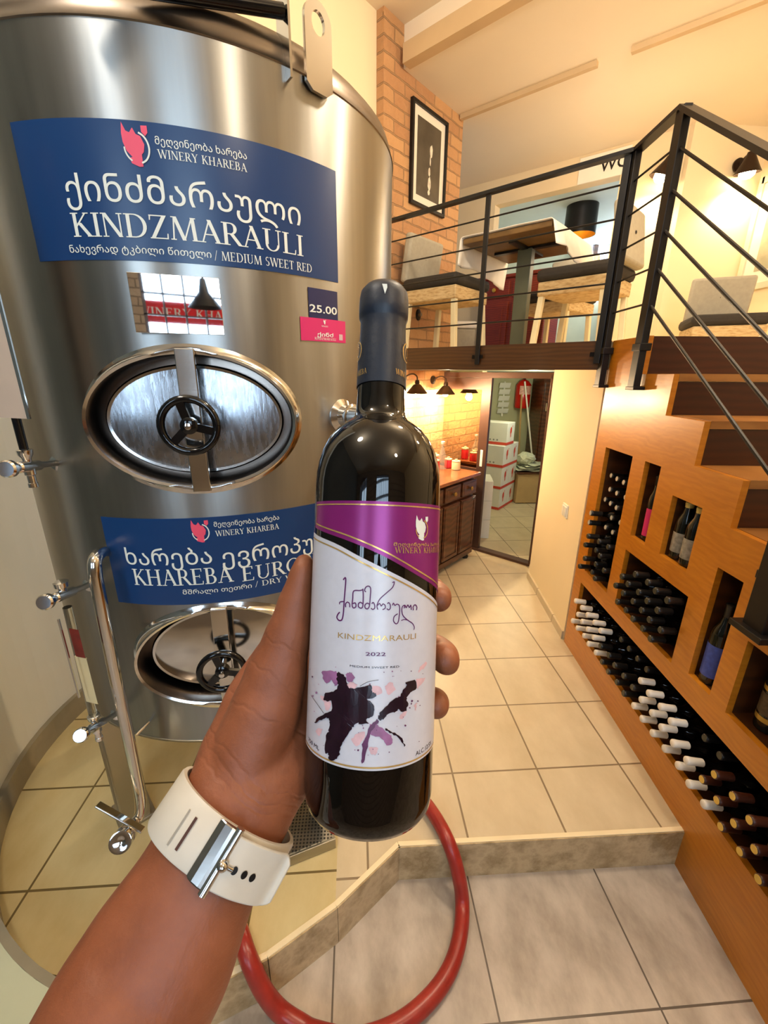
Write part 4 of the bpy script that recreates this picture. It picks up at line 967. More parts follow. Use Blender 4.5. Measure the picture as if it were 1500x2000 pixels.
# ------------------------------------------------------------------ wall lamps above the sideboard
def wall_lamp(px, py, label):
    p = onp(px, py, DA, NB); p.z = min(p.z, 1.575)
    t = thing('wall_lamp', label, 'lamp', p, 'bronze wall lamps over the sideboard')
    obj('wall_plate', lathe(B(), [(0, 0), (0.036, 0), (0.036, 0.008), (0.022, 0.018), (0, 0.02)], 20, axm(p, NB, Z)), DARKBR, t, smooth=40)
    a = [p+NB*0.01, p+NB*0.05+Z*0.022, p+NB*0.10+Z*0.03, p+NB*0.135+Z*0.012, p+NB*0.14-Z*0.02]
    obj('arm', tube(B(), cat(a, 6), 0.006, 10), DARKBR, t, smooth=True)
    q = p+NB*0.14; mt = M.Translation(q)
    obj('shade', lathe(B(), [(0, -0.012), (0.014, -0.014), (0.02, -0.03), (0.018, -0.045), (0.03, -0.05), (0.085, -0.115), (0.083, -0.117), (0.026, -0.054), (0.01, -0.05)], 28, mt), DARKBR, t, smooth=30)
    obj('bulb', lathe(B(), [(0.012, -0.05), (0.014, -0.065), (0.027, -0.09), (0.03, -0.108), (0.02, -0.13), (0, -0.138)], 16, mt), BULB, t, smooth=True)
    lo = light('wall_lamp_light', 'POINT', q-Z*0.155, 34.0, (1.0, 0.78, 0.48), 0.03)
wall_lamp(788, 738, 'bronze cone wall lamp over the sideboard, nearest the bottle neck')
wall_lamp(845, 742, 'bronze cone wall lamp over the sideboard beside the mirrored door')

# ------------------------------------------------------------------ storage room behind the door
def carton(c, w, d, h, ax, label, group, logos=True):
    """c: near bottom corner, ax: direction of the right-hand face"""
    ay = V((-ax.y, ax.x, 0)); R = M((ax, ay, Z)).transposed()
    t = thing('wine_carton', label, 'box', c, group)
    ce = c + ax*(d/2) + ay*(w/2)
    b = B(); box(b, ce+Z*(h/2), (d, w, h), R); obj('carton', b, BOXW, t, bev=0.003)
    b = B()
    e = 0.0012
    prism(b, [c-ay*e+Z*0.004, c+ax*d-ay*e+Z*0.004, c+ax*d-ay*e+Z*0.036, c-ay*e+Z*0.036], ay*0.001)
    prism(b, [c-ax*e+Z*0.004, c+ay*w-ax*e+Z*0.004, c+ay*w-ax*e+Z*0.036, c-ax*e+Z*0.036], ax*0.001)
    obj('red_band', b, BOXR, t)
    if logos:
        b = B()
        def pt(o, u, z): return o + u + Z*z
        o = c + ax*(d*0.5) - ay*0.0016
        for poly in ([(-0.028, 0.19), (0.0, 0.215), (0.022, 0.2), (0.026, 0.15), (0.01, 0.13), (0.012, 0.095), (-0.008, 0.085), (-0.018, 0.13), (-0.03, 0.15)], [(0.022, 0.215), (0.04, 0.23), (0.042, 0.205)]):
            b.faces.new([b.verts.new(o+ax*x+Z*z) for x, z in poly])
        obj('emblem', b, BOXR, t)
        b = B(); o = c + ay*(w*0.5) - ax*0.0016
        for k in (-1, 0, 1):
            b.faces.new([b.verts.new(o+ay*(0.045*k+0.011*math.cos(q))+Z*(0.06+0.011*math.sin(q))) for q in [2*PI*j/10 for j in range(10)]])
        obj('care_marks', b, INKG, t)
    return t
c0 = onz(973, 997); c1 = onz(998, 981.6); ax = (c1-c0).normalized(); ay = V((-ax.y, ax.x, 0)); ay = (onz(958, 991)-c0).normalized() if False else ay
BH = 0.262; BW = 0.235
names = ['bottom', 'second', 'third', 'top']
for k in range(4):
    sh = V((0, 0, 0)) if k < 3 else ax*0.05
    for j in range(2):
        if k == 3 and j == 1: continue
        carton(c0 + sh + ax*(j*(BW+0.004)) + Z*(k*(BH+0.002)+0.001), 0.32, BW, BH, ax, 'white wine carton with red band, %s of the %s stack in the storage room' % (names[k], 'front' if j == 0 else 'rear'), 'cartons stacked in the storage room')
carton(c0 + ay*0.33 + ax*0.06 + Z*(3*(BH+0.002)+0.001), 0.3, BW, BH, ax, 'white wine carton on the top row beside the mirrored leaf', 'cartons stacked in the storage room')
for k in range(3):
    carton(c0 + ay*0.33 + Z*(k*(BH+0.002)+0.001), 0.3, BW, BH, ax, 'white wine carton in the stack half hidden behind the mirrored leaf, %s one' % ['lowest', 'middle', 'upper'][k], 'cartons stacked in the storage room', False)
w0 = onz(954, 1052)
for k in range(3):
    ax2 = V((0.2, 0.98, 0)).normalized(); ay2 = V((-ax2.y, ax2.x, 0)); cc = w0 + Z*(0.001+k*0.20); h_ = 0.198
    t = thing('plain_carton', 'plain white carton right behind the mirrored leaf, %s of three' % ['lowest', 'middle', 'top'][k], 'box', cc, 'plain white cartons by the door')
    b = B(); box(b, cc+ax2*0.16+ay2*0.13+Z*(h_/2), (0.32, 0.26, h_), M((ax2, ay2, Z)).transposed()); obj('carton', b, BOXW, t, bev=0.003)
    b = B(); box(b, cc+ax2*0.16-ay2*0.0008+Z*(h_/2), (0.05, 0.001, h_-0.004), M((ax2, ay2, Z)).transposed()); obj('tape', b, WHITEP, t)
q = onz(1002, 984); tb = thing('cardboard_box', 'brown cardboard box on the storage floor under the papers', 'box', q)
q.x += 0.03; ce = q + V((0.14, 0.13, 0.2)); b = B(); box(b, ce, (0.28, 0.26, 0.38)); obj('carton', b, CARD, tb, bev=0.006)
b = B(); box(b, ce+Z*0.1906, (0.282, 0.05, 0.001)); obj('tape', b, plain('brown_tape', '9a7f52', 0.3, amt=0.1), tb)
st = thing('shelf_board', 'dark shelf board lying on the brown cardboard box', 'board', ce+Z*0.2)
b = B(); box(b, ce+V((0.08, 0, 0.211)), (0.50, 0.30, 0.022)); obj('board', b, WALNUT, st)
pp = thing('paper_pile', 'pile of crumpled papers and sheets on the dark shelf board', 'papers', ce+Z*0.23)
for i in range(4):
    b = B(); n = 9; zz = 0.226+0.022*i; ww = 0.50-0.07*i; g = [[b.verts.new(ce+V((0.06+(x/8-0.5)*ww*0.86+0.02*i, (y/8-0.5)*0.28, zz+0.010*(1+math.sin(x*1.1+i*2)*math.cos(y*0.9+i))+0.004))) for x in range(n)] for y in range(n)]
    for y in range(n-1):
        for x in range(n-1): b.faces.new((g[y][x], g[y][x+1], g[y+1][x+1], g[y+1][x]))
    o = obj('paper_sheet', b, PAPER, pp, smooth=True); md = o.modifiers.new('t', 'SOLIDIFY'); md.thickness = 0.002
b = B(); ball(b, ce+V((0.0, 0.02, 0.37)), 0.1, 16, (1.2, 0.95, 0.75))
for v in b.verts: v.co += V((random.uniform(-1, 1), random.uniform(-1, 1), random.uniform(-1, 1)))*0.014
obj('crumpled_sack', b, PAPER, pp)
def pole(x0, y0, x1, y1, mat, nm, lab):
    a = onp(x0, y0, (0, 5.62, 0), (0, 1, 0)); c = onp(x1, y1, (0, 5.56, 0), (0, 1, 0))
    d = (c-a).normalized(); k = (0.02-a.z)/d.z
    t = thing(nm, lab, 'broom', a+d*k)
    obj('handle', tube(B(), [a, a+d*(k-0.10)], 0.011, 10), mat, t, smooth=40)
    R = M((V((1, 0, 0)), V((0, 1, 0)), Z)).transposed(); b = B(); e = a+d*(k-0.10)
    prism(b, [e+V((-0.05, 0, 0.01)), e+V((0.05, 0, 0.01)), V((e.x+0.08, e.y, 0.005)), V((e.x-0.08, e.y, 0.005))], (0, 0.03, 0)); obj('brush', b, plain(nm+'_bristle', '8a6a3a', 0.9, amt=0.2), t)
pole(1025, 745, 1037, 870, WHITEP, 'broom', 'white-handled broom leaning in the storage room')
pole(1019, 770, 1014, 870, plain('tan_wood_pole', 'b08a50', 0.6, amt=0.1), 'wooden_broom', 'wooden broom leaning behind the white-handled one')
p = onp(1022, 764, (0, 5.79, 0), (0, 1, 0)); t = thing('fire_extinguisher', 'red fire extinguisher hung behind the broom handles', 'extinguisher', p)
obj('cylinder', lathe(B(), [(0, -0.22), (0.09, -0.22), (0.098, -0.2), (0.098, 0.08), (0.06, 0.13), (0.025, 0.15), (0, 0.15)], 24, M.Translation(p)), EXTR, t, smooth=40)
b = B(); box(b, p+V((0, 0, 0.17)), (0.03, 0.03, 0.05)); box(b, p+V((0.03, 0, 0.2)), (0.12, 0.02, 0.015)); box(b, p+V((0.0, 0.085, 0)), (0.06, 0.03, 0.12)); obj('valve_head', b, BLACKM, t)
obj('label', lathe(B(), [(0.0986, -0.04), (0.0986, 0.07)], 10, M.Translation(p), a0=rad(220), a1=rad(330)), plain('extinguisher_label', 'd8a090', 0.5, amt=0.3, scale=50), t, smooth=True)
t = thing('wardrobe', 'dark brown wardrobe at the right of the storage room', 'wardrobe', (2.74, 5.68, 0))
b = B(); box(b, (2.74, 5.68, 0.775), (0.66, 0.36, 1.55)); obj('carcass', b, WALNUT, t)
b = B(); box(b, (2.58, 5.492, 0.8), (0.30, 0.02, 1.4)); dd = obj('door', b, WALNUT, t, bev=0.002)
b = B(); box(b, (2.46, 5.47, 1.2), (0.015, 0.025, 0.1)); obj('handle', b, CHROME, dd)
t = thing('wall_rack', 'white slatted rack on the storage wall above the cartons', 'rack', onp(983, 775, (0, 5.88, 0), (0, 1, 0)))
p = t.location
for k in range(5):
    b = B(); prism(b, [p+V((-0.075, -0.015, 0.12-k*0.085)), p+V((0.075, -0.015, 0.12-k*0.085)), p+V((0.075, -0.05, 0.185-k*0.085)), p+V((-0.075, -0.05, 0.185-k*0.085))], (0, 0.006, -0.003)); obj('slat', b, BOXW, t)
b = B(); box(b, p+V((0, 0.0, -0.03)), (0.02, 0.028, 0.46)); obj('rail', b, BOXW, t)
# light switch on the white wall
q = onp(1105, 997, WP[0], V((0.99, -0.13, 0))); wd = (WP[0]-WP[1]).normalized(); wn_ = V((wd.y, -wd.x, 0)); wn_ = wn_ if wn_.x < 0 else -wn_
t = thing('light_switch', 'white double light switch on the plaster wall by the rack', 'switch', q)
Rw = M((wd, wn_, Z)).transposed(); b = B(); box(b, q+wn_*0.004, (0.085, 0.01, 0.085), Rw); obj('plate', b, WHITEP, t, bev=0.003)
for k in (-1, 1):
    b = B(); box(b, q+wn_*0.011+wd*(0.018*k), (0.032, 0.008, 0.06), Rw); obj('rocker', b, WHITEP, t, bev=0.002)

# ------------------------------------------------------------------ gallery furniture
def make_chair(short=0.0):
    t = link(bpy.data.objects.new('dining_chair', None)); t.empty_display_size = 0.1; h = -short
    def rbox(nm, c, s, mat, bv, sub=0, rot=None):
        b = B(); box(b, c, s, rot); return obj(nm, b, mat, t, bev=bv, smooth=60)
    rbox('seat', (0, 0.01, 0.435+h), (0.46, 0.46, 0.075), FABD, 0.028)
    rbox('woven_seat_frame', (0, 0.01, 0.355+h), (0.43, 0.43, 0.085), WOVEN, 0.01)
    rc = M.Rotation(rad(-9), 3, 'X')
    bk = rbox('backrest', (0, -0.215, 0.615+h), (0.40, 0.06, 0.31), FABG, 0.018, rot=rc)
    b = B(); 
    for y in (-0.187, -0.245):
        ball(b, rc @ V((0, 0, 0)) + V((0, y, 0.63+h)), 0.010, 10, (1, 0.5, 1))
    obj('button', b, FABD, bk, smooth=True)
    for x in (-1, 1):
        for y in (-1, 1):
            b = B(); bar(b, (x*0.185, 0.01+y*0.185, 0.39+h), (x*0.20, 0.01+y*0.215, 0.0), 0.036, 0.036, up=(0, 1, 0)); obj('leg', b, CREAM, t, bev=0.004)
    return t
chair = make_chair(); chair['category'] = 'chair'; chair['group'] = 'upholstered chairs on the gallery'
def cm_(x, y, face): return axm((x, y, GAL), Z, V((face.y, -face.x, 0)))      # local +Y towards 'face'
chair.matrix_world = cm_(0.66, 3.37, NB); chair['label'] = 'grey upholstered chair with dark seat against the brick wall'
dup(chair, cm_(1.49, 2.94, V((-0.66, 0.75, 0))), 'chair with woven seat frame seen from below behind the corner posts')
dup(chair, cm_(1.72, 3.83, V((-0.8, -0.6, 0))), 'chair with woven seat frame on the far side of the table')
low = make_chair(0.23); low['category'] = 'chair'; low['group'] = 'upholstered chairs on the gallery'; low['label'] = 'grey upholstered chair with dark seat at the head of the stairs'
low.matrix_world = cm_(2.68, 3.20, V((-0.45, -0.89, 0)))
TCN = V((1.225, 3.35, 0)); e1 = V((0.70711, -0.70711, 0)); e2 = D2
tbl = thing('dining_table', 'small pedestal table on the gallery seen from below', 'table', TCN+Z*GAL); RTb = M((e1, e2, Z)).transposed()
b = B(); box(b, TCN+Z*(GAL+0.704), (0.62, 0.70, 0.034), RTb); obj('tabletop', b, PLY, tbl, bev=0.004)
b = B(); bar(b, TCN+Z*(GAL+0.012), TCN+Z*(GAL+0.677), 0.105, 0.06, up=D2); obj('pedestal', b, PEDG, tbl, bev=0.004)
b = B()
for sgn in (-1, 1):
    bar(b, TCN+Z*(GAL+0.678), TCN+e1*(0.24*sgn)+Z*(GAL+0.678), 0.045, 0.016); bar(b, TCN+Z*(GAL+0.678), TCN+e2*(0.24*sgn)+Z*(GAL+0.678), 0.045, 0.016)
obj('top_bracket', b, BLACKM, tbl)
b = B(); box(b, TCN+Z*(GAL+0.008), (0.42, 0.42, 0.014), RTb); obj('base_plate', b, PEDG, tbl, bev=0.003)
# cloth: a runner hanging over both ends
b = B(); prof = []
zt = GAL+0.726
NX = 40; NY = 16
cols = []
for i in range(NX+1):
    u = -0.56 + 1.12*i/NX
    row = []
    for j in range(NY+1):
        v = -0.37 + 0.74*j/NY
        wv = 0.012*math.sin(v*22+1.0)+0.008*math.sin(v*41)
        au = abs(u); sg = 1 if u > 0 else -1
        if au < 0.315: p = TCN+e1*u+e2*v+Z*(zt+0.002*math.sin(u*18)*math.sin(v*11))
        else:
            hang = au-0.315; k = hang/0.245; drop = hang*(0.62+0.25*(v+0.37)/0.74+0.06*math.sin(v*9+sg)); p = TCN+e1*(sg*(0.318+wv*k+0.05*k*(1 if sg > 0 else 0.4)))+e2*(v*(1+0.02*k))+Z*(zt-drop)
        row.append(b.verts.new(p))
    cols.append(row)
for i in range(NX):
    for j in range(NY): b.faces.new((cols[i][j], cols[i+1][j], cols[i+1][j+1], cols[i][j+1]))
o = obj('tablecloth', b, CLOTH, None, smooth='all'); md = o.modifiers.new('t', 'SOLIDIFY'); md.thickness = 0.004; md.offset = 1
tag(o, 'white cloth hanging over the ends of the gallery table', 'tablecloth')
# mahogany cabinet behind the table
cc = deep(1012, 600, 4.25); cc = V((cc.x, cc.y, 0)); t = thing('cabinet', 'red mahogany cabinet behind the table on the gallery', 'cabinet', cc+Z*GAL)
b = B(); Rm = M((DD, -DN, Z)).transposed(); box(b, cc+Z*(GAL+0.36), (0.70, 0.36, 0.72), Rm); obj('carcass', b, MAHOG, t, bev=0.004)
b = B(); box(b, cc+Z*(GAL+0.735), (0.76, 0.41, 0.03), Rm); obj('top', b, MAHOG, t, bev=0.006)
for k in (-1, 1):
    b = B(); box(b, cc+DD*(0.17*k)+DN*0.185+Z*(GAL+0.62), (0.30, 0.02, 0.14), Rm); dr = obj('drawer', b, MAHOG, t, bev=0.003)
    obj('knob', lathe(B(), [(0.008, 0), (0.008, 0.01), (0.02, 0.016), (0.018, 0.026), (0, 0.03)], 14, axm(cc+DD*(0.17*k)+DN*0.195+Z*(GAL+0.62), DN, Z)), GOLDL, dr, smooth=40)
    b = B(); box(b, cc+DD*(0.17*k)+DN*0.185+Z*(GAL+0.28), (0.30, 0.02, 0.46), Rm); box(b, cc+DD*(0.17*k)+DN*0.195+Z*(GAL+0.28), (0.20, 0.012, 0.36), Rm); obj('cabinet_door', b, MAHOG, t, bev=0.003)
# pendant lamp in the far room
p = deep(1135, 428, 4.5); t = thing('pendant_lamp', 'black drum pendant lamp with golden inside in the far room', 'lamp', p)
obj('shade', lathe(B(), [(0.158, 0.13), (0.162, -0.15), (0.159, -0.15), (0.154, 0.127)], 36, M.Translation(p)), BLACKM, t, smooth=40)
obj('shade_lining', lathe(B(), [(0.0, 0.12), (0.153, 0.12), (0.1575, -0.149)], 36, M.Translation(p)), plain('gold_lining', 'd8a83a', 0.35, 0.5, amt=0.05), t, smooth=40)
obj('cord', tube(B(), [p+Z*0.12, V((p.x, p.y, 3.298))], 0.004, 8), BLACKM, t)
obj('bulb', lathe(B(), [(0, 0.11), (0.014, 0.1), (0.03, 0.05), (0.02, 0.02), (0, 0.015)], 16, M.Translation(p)), BULBS, t, smooth=True)
# far window with brown frame
q0 = onp(1130, 470, (0, 6.49, 0), (0, 1, 0)); q1 = onp(1215, 560, (0, 6.49, 0), (0, 1, 0))
x0, x1, z1, z0 = q0.x, q1.x, q0.z, q1.z
b = B()
for k in range(4): box(b, (x0+(x1-x0)*k/3, 6.47, (z0+z1)/2), (0.06, 0.06, z1-z0))
for z in (z0, z1): box(b, ((x0+x1)/2, 6.47, z), (x1-x0, 0.06, 0.07))
w2 = struct(obj('window_2', b, WALNUT), 'brown framed window of the far room')
b = B(); box(b, ((x0+x1)/2, 6.488, (z0+z1)/2), (x1-x0-0.04, 0.006, z1-z0-0.04)); obj('window_pane', b, SKYW, w2)
# WC sign
q = onp(1180, 324, BW0, BWN); t = thing('wall_sign', 'pale WC sign over the opening at the back of the gallery', 'sign', q)
Rb = M((-BWD, BWN, Z)).transposed(); b = B(); box(b, q+BWN*0.006, (0.42, 0.01, 0.20), Rb); pl_ = obj('plate', b, plain('sign_plate', 'f4ead2', 0.6, amt=0.03), t)
vf = sans('WC', 0.012); wx = -BWD
sc_ = 0.16
wv_ = fit(vf, -0.03, 0.19, -0.045, 0.13); o = wrap('lettering', wv_, lambda x, y: q+BWN*0.0125+wx*x+Z*y, BLACKM, pl_)
# framed pictures
def picture(nm, label, o, ax_, nrm, w_, h_, fr, matw, mats, fig):
    t = thing(nm, label, 'picture', o); up = Z
    R = M((ax_, nrm, Z)).transposed(); b = B()
    for c_, s_ in (((0, h_/2), (w_, fr)), ((0, -h_/2), (w_, fr)), ((-w_/2, 0), (fr, h_+fr)), ((w_/2, 0), (fr, h_+fr))):
        box(b, o+ax_*c_[0]+Z*c_[1]+nrm*0.014, (s_[0], 0.026, s_[1]), R)
    obj('frame', b, mats[0], t, bev=0.002)
    b = B(); box(b, o+nrm*0.006, (w_, 0.01, h_), R); obj('mat_board', b, MATTE, t)
    b = B(); box(b, o+nrm*0.0122, (w_-2*matw, 0.003, h_-2*matw), R); pr_ = obj('print', b, mats[1], t)
    for poly in fig:
        b = B(); b.faces.new([b.verts.new(o+ax_*(x*w_)+Z*(z*h_)+nrm*0.0142) for x, z in poly]); obj('print_figure', b, mats[2], pr_)
    return t
pc = BO + D2*0.49 - NB*0.0 + Z*3.07
def blob(cx, cz, rx, rz, seed, n=14):
    r_ = random.Random(seed); return [(cx+rx*(0.8+0.3*r_.random())*math.cos(2*PI*k/n), cz+rz*(0.8+0.3*r_.random())*math.sin(2*PI*k/n)) for k in range(n)]
picture('framed_picture', 'tall black-framed dark photograph on the brick wall', pc, D2, NB, 0.41, 0.585, 0.022, 0.062, (BLACKM, POSTER, PHOTOL),
        [blob(0.06, 0.12, 0.045, 0.07, 1), blob(0.04, 0.02, 0.018, 0.06, 2), blob(0.02, -0.10, 0.03, 0.05, 3), blob(0.03, -0.22, 0.05, 0.075, 4), blob(0.02, -0.32, 0.035, 0.03, 5)])
q = onp(1492, 455, (3.34, 0, 0), (1, 0, 0))
picture('wall_print', 'pale framed print at the right edge above the upper chair', V((3.35, q.y-0.25, q.z)), V((0, -1, 0)), V((-1, 0, 0)), 0.75, 0.8, 0.05, 0.12, (plain('pale_frame', 'cdc6ac', 0.5, amt=0.05), plain('sage_print', 'a8a488', 0.5, amt=0.3, scale=5), plain('rust_print', 'a8603c', 0.5, amt=0.2)), [blob(-0.1, -0.05, 0.1, 0.06, 7)])
# spot lamps on the gallery walls
def spot(p, n, aim, label, pw):
    t = thing('wall_spotlight', label, 'lamp', p, 'wall spotlights on the gallery')
    obj('wall_plate', lathe(B(), [(0, 0), (0.05, 0), (0.05, 0.012), (0, 0.016)], 20, axm(p, n, Z)), DARKBR, t, smooth=40)
    q = p + n*0.11 + Z*0.02; a = V(aim).normalized(); m = axm(q, -a, Z)
    obj('arm', tube(B(), cat([p+n*0.01, p+n*0.06+Z*0.035, q-a*0.02], 5), 0.008, 10), DARKBR, t, smooth=True)
    obj('shade', lathe(B(), [(0, 0.03), (0.026, 0.028), (0.034, 0.0), (0.062, -0.055), (0.092, -0.11), (0.089, -0.111), (0.057, -0.055), (0.01, -0.01)], 24, m), DARKBR, t, smooth=30)
    obj('bulb', lathe(B(), [(0, -0.02), (0.03, -0.04), (0.056, -0.085), (0.052, -0.125), (0.03, -0.145), (0, -0.15)], 16, m), BULBS, t, smooth=True)
    light('spot_lamp_light', 'SPOT', q+a*0.175, pw, (1.0, 0.78, 0.5), 0.03, q+a*2, cone=2.6, blend=0.7)
pa_ = onp(1308, 330, BW0, BWN); spot(pa_, BWN, BWD*0.35+BWN*0.02-Z, 'wall spotlight behind the railing corner, left of the two', 26)
pb_ = V((3.12, 3.93, 3.22)); spot(pb_, V((0, -1, 0)), V((0.1, 0.12, -1)), 'wall spotlight at the right edge over the upper chair', 28)
# outlet on the brick wall, low grey bench, hanging switch
q = onp(816, 615, BO, NB); t = thing('wall_socket', 'dark oval socket on the brick wall under the chair', 'socket', q)
obj('plate', lathe(B(), [(0, 0.0), (0.028, 0), (0.028, 0.01), (0.02, 0.014), (0, 0.014)], 20, axm(q, NB, Z) @ M.Diagonal((1.5, 1, 1, 1))), BLACKM, t, smooth=40)
obj('plug', lathe(B(), [(0, 0.014), (0.014, 0.014), (0.014, 0.035), (0, 0.035)], 14, axm(q, NB, Z)), STEELD, t)
bq = deep(900, 640, 4.5); bq = V((bq.x, bq.y, GAL)); t = thing('bench', 'low grey bench with white cushion at the end of the brick wall', 'bench', bq)
b = B(); box(b, bq+Z*0.14, (0.26, 0.26, 0.28)); obj('body', b, FABG, t, bev=0.01)
b = B(); box(b, bq+Z*0.32, (0.28, 0.28, 0.07)); obj('cushion', b, CLOTH, t, bev=0.02)

# ------------------------------------------------------------------ red hose looping over the step
hp = [(560, 1475, .03), (660, 1485, .03), (760, 1515, .03), (815, 1552, .03), (848, 1592, .03), (876, 1645, .02), (894, 1702, -.05), (903, 1765, -.135), (897, 1835, -.142), (874, 1902, -.142), (828, 1962, -.142), (765, 2008, -.142), (690, 2030, -.142), (620, 2018, -.142), (590, 2004, -.142), (546, 1974, -.115), (512, 1930, -.045), (484, 1868, .03), (466, 1812, .035), (440, 1745, .03), (425, 1690, .03)]
o = obj('hose', tube(B(), cat([onz(*q) for q in hp], 8), 0.0245, 20), HOSE, None, smooth=True)
tag(o, 'thick red rubber hose looping over the floor step', 'hose')
# red awning and pendant outside the front window, seen only in the mirror plate
aw = thing('awning', 'red awning outside the front window with white lettering', 'awning', (-0.5, -3.0, 2.2))
b = B(); prism(b, [V((-2.0, -2.9, 2.24)), V((1.4, -2.9, 2.24)), V((1.4, -3.0, 2.06)), V((-2.0, -3.0, 2.06))], (0, -0.02, 0.01)); ca_ = obj('canopy', b, plain('red_canvas', 'd81e22', 0.6, amt=0.08), aw)
wv_ = fit(serif('WINERY KHAREBA'), -0.55, 0.55, 2.115, 0.075)
wrap('lettering', wv_, lambda x, y: V((0.2+x, -2.885-0.10*(2.24-y)/0.18, y)), PRINTW, ca_)
pq = V((0.12, -1.9, 2.2)); t = thing('pendant_lamp', 'dark cone pendant lamp near the front window', 'lamp', pq)
obj('shade', lathe(B(), [(0.02, 0.1), (0.04, 0.0), (0.13, -0.11), (0.128, -0.112), (0.03, 0.0)], 28, M.Translation(pq)), BLACKM, t, smooth=40)
obj('cord', tube(B(), [pq+Z*0.1, V((pq.x, pq.y, TOPC-0.002))], 0.005, 8), BLACKM, t)
# ------------------------------------------------------------------ the wine bottle held up in front
B0 = EYE + RT*(-0.0096) - UP*0.1715 + FW*0.250
B1 = EYE + RT*(0.0003) + UP*0.1375 + FW*0.262
BZ = (B1-B0).normalized(); BL = (B1-B0).length
BX = (RT - BZ*RT.dot(BZ)).normalized(); BY = BZ.cross(BX)
BMX = M.Translation(B0) @ M((BX, BY, BZ)).transposed().to_4x4(); BIN = BMX.inverted()
BR = 0.0375
bottle = thing('wine_bottle', 'dark red-wine bottle with a white and purple label held up in the hand', 'bottle', B0)
BOTTLEG = Mat('wine_bottle_glass', (0.003, 0.002, 0.0015), 0.025); BOTTLEG.set('Specular IOR Level', 0.5); BOTTLEG = BOTTLEG.m
prof = [(0, 0.012), (0.02, 0.006), (0.030, 0.0005), (0.034, 0.0012), (0.0365, 0.005), (BR, 0.012), (BR, 0.05), (BR, 0.12), (BR, 0.188), (0.0372, 0.194), (0.0363, 0.2), (0.0343, 0.2075), (0.0308, 0.2150), (0.0265, 0.2205), (0.0215, 0.2245), (0.0178, 0.2270), (0.0158, 0.2295), (0.01505, 0.2335), (0.0147, 0.240), (0.0143, 0.26)]
obj('glass', lathe(B(), prof, 64, BMX), BOTTLEG, bottle, smooth=60)
CAPN = plain('navy_capsule', '0f1a2a', 0.45, amt=0.1, scale=60, bump=0.15, bs=300)
cp = [(0.0148, 0.2475), (0.0153, 0.2475), (0.0152, 0.252), (0.0150, 0.262), (0.0146, 0.272), (0.0141, 0.281), (0.0140, 0.288), (0.0143, 0.2895), (0.0151, 0.291), (0.0153, 0.296), (0.0151, 0.3025), (0.0145, 0.3065), (0.0120, 0.3098), (0.006, 0.3112), (0, 0.3115)]
caps = obj('capsule', lathe(B(), cp, 40, BMX), CAPN, bottle, smooth=60)
def bcyl(th, h, r): return BMX @ V((r*math.sin(th), -r*math.cos(th), h))
def bp(x, y):
    """pixel -> (arc length, height) on the bottle body"""
    o = BIN @ EYE; d = BIN.to_3x3() @ ray(x, y)
    a = d.x**2+d.y**2; bb = 2*(o.x*d.x+o.y*d.y); c = o.x**2+o.y**2-BR**2; D = bb*bb-4*a*c
    t = (-bb-math.sqrt(max(D, 0)))/(2*a); p = o+d*t
    return math.atan2(p.x, -p.y)*BR, p.z
def onB(off): return lambda x, y: bcyl(x/BR, y, BR+off)
def curve_pts(px): return [bp(*q) for q in px]
def interp(pts, x):
    if x <= pts[0][0]: a, c = pts[0], pts[1]
    elif x >= pts[-1][0]: a, c = pts[-2], pts[-1]
    else:
        for a, c in zip(pts[:-1], pts[1:]):
            if a[0] <= x <= c[0]: break
    return a[1]+(c[1]-a[1])*(x-a[0])/(c[0]-a[0])
def panel_(name, x0, x1, lo, hi, mat, off, n=60):
    b = B(); rows = []
    for i in range(n+1):
        x = x0+(x1-x0)*i/n; rows.append([b.verts.new(onB(o)(x, y)) for y, o in ((lo(x), 0), (lo(x), off), (hi(x), off), (hi(x), 0))])
    for i in range(n):
        for k in range(3): b.faces.new((rows[i][k], rows[i+1][k], rows[i+1][k+1], rows[i][k+1]))
    return obj(name, b, mat, bottle, smooth=30)
def smoothline(px, k=4):
    q = cat([(a, c, 0) for a, c in curve_pts(px)], k); return [(p.x, p.y) for p in q]
LABW = Mat('pearl_label_paper', 'c9c9d3', 0.34); LABW.set('Coat Weight', 0.6); LABW.set('Coat Roughness', 0.28); LABW = LABW.vary(0.03, 200).m
LABP = plain('purple_label_foil', '8a2472', 0.3, amt=0.05, scale=60); LABP.node_tree.nodes['Principled BSDF'].inputs['Metallic'].default_value = 0.35
GOLDF = plain('gold_foil', 'd8b068', 0.25, 0.55, amt=0.08)
PURT = plain('purple_ink', '5a1458', 0.4, amt=0.1); INK = plain('dark_wine_ink', '23101c', 0.18, amt=0.3, scale=120)
MAUVE = plain('mauve_ink', '93608a', 0.4, amt=0.25, scale=150); PINKI = plain('pale_pink_ink', 'd8b0b6', 0.4, amt=0.15, scale=150); PLUM = plain('plum_ink', '5c2a54', 0.35, amt=0.3, scale=150)
plow = smoothline([(617, 1030), (671, 1052.5), (745, 1084), (819, 1126.5), (852, 1150)]); wtop = smoothline([(615.5, 1042), (652.5, 1060), (708, 1089.5), (782, 1126.5), (845, 1167)])
pxl = bp(618, 1010)[0]; pht = bp(740, 979)[1]
XR = BR*rad(100)
purple = panel_('label', pxl, XR, lambda x: interp(plow, x), lambda x: pht, LABP, 0.0003); purple['label'] = 'purple upper label with gold border'
wl = bp(604, 1300)[0]; wr = bp(849, 1330)[0]; hb = bp(715, 1505)[1]
white = panel_('label', wl, wr, lambda x: hb, lambda x: interp(wtop, x), LABW, 0.0003); white['label'] = 'white lower label with dark wine splash'
def ink(vf, mat, nm, par, off=0.0005, cut=0.004): return wrap(nm, vf, onB(off), mat, par, cut=cut)
g = 0.0019
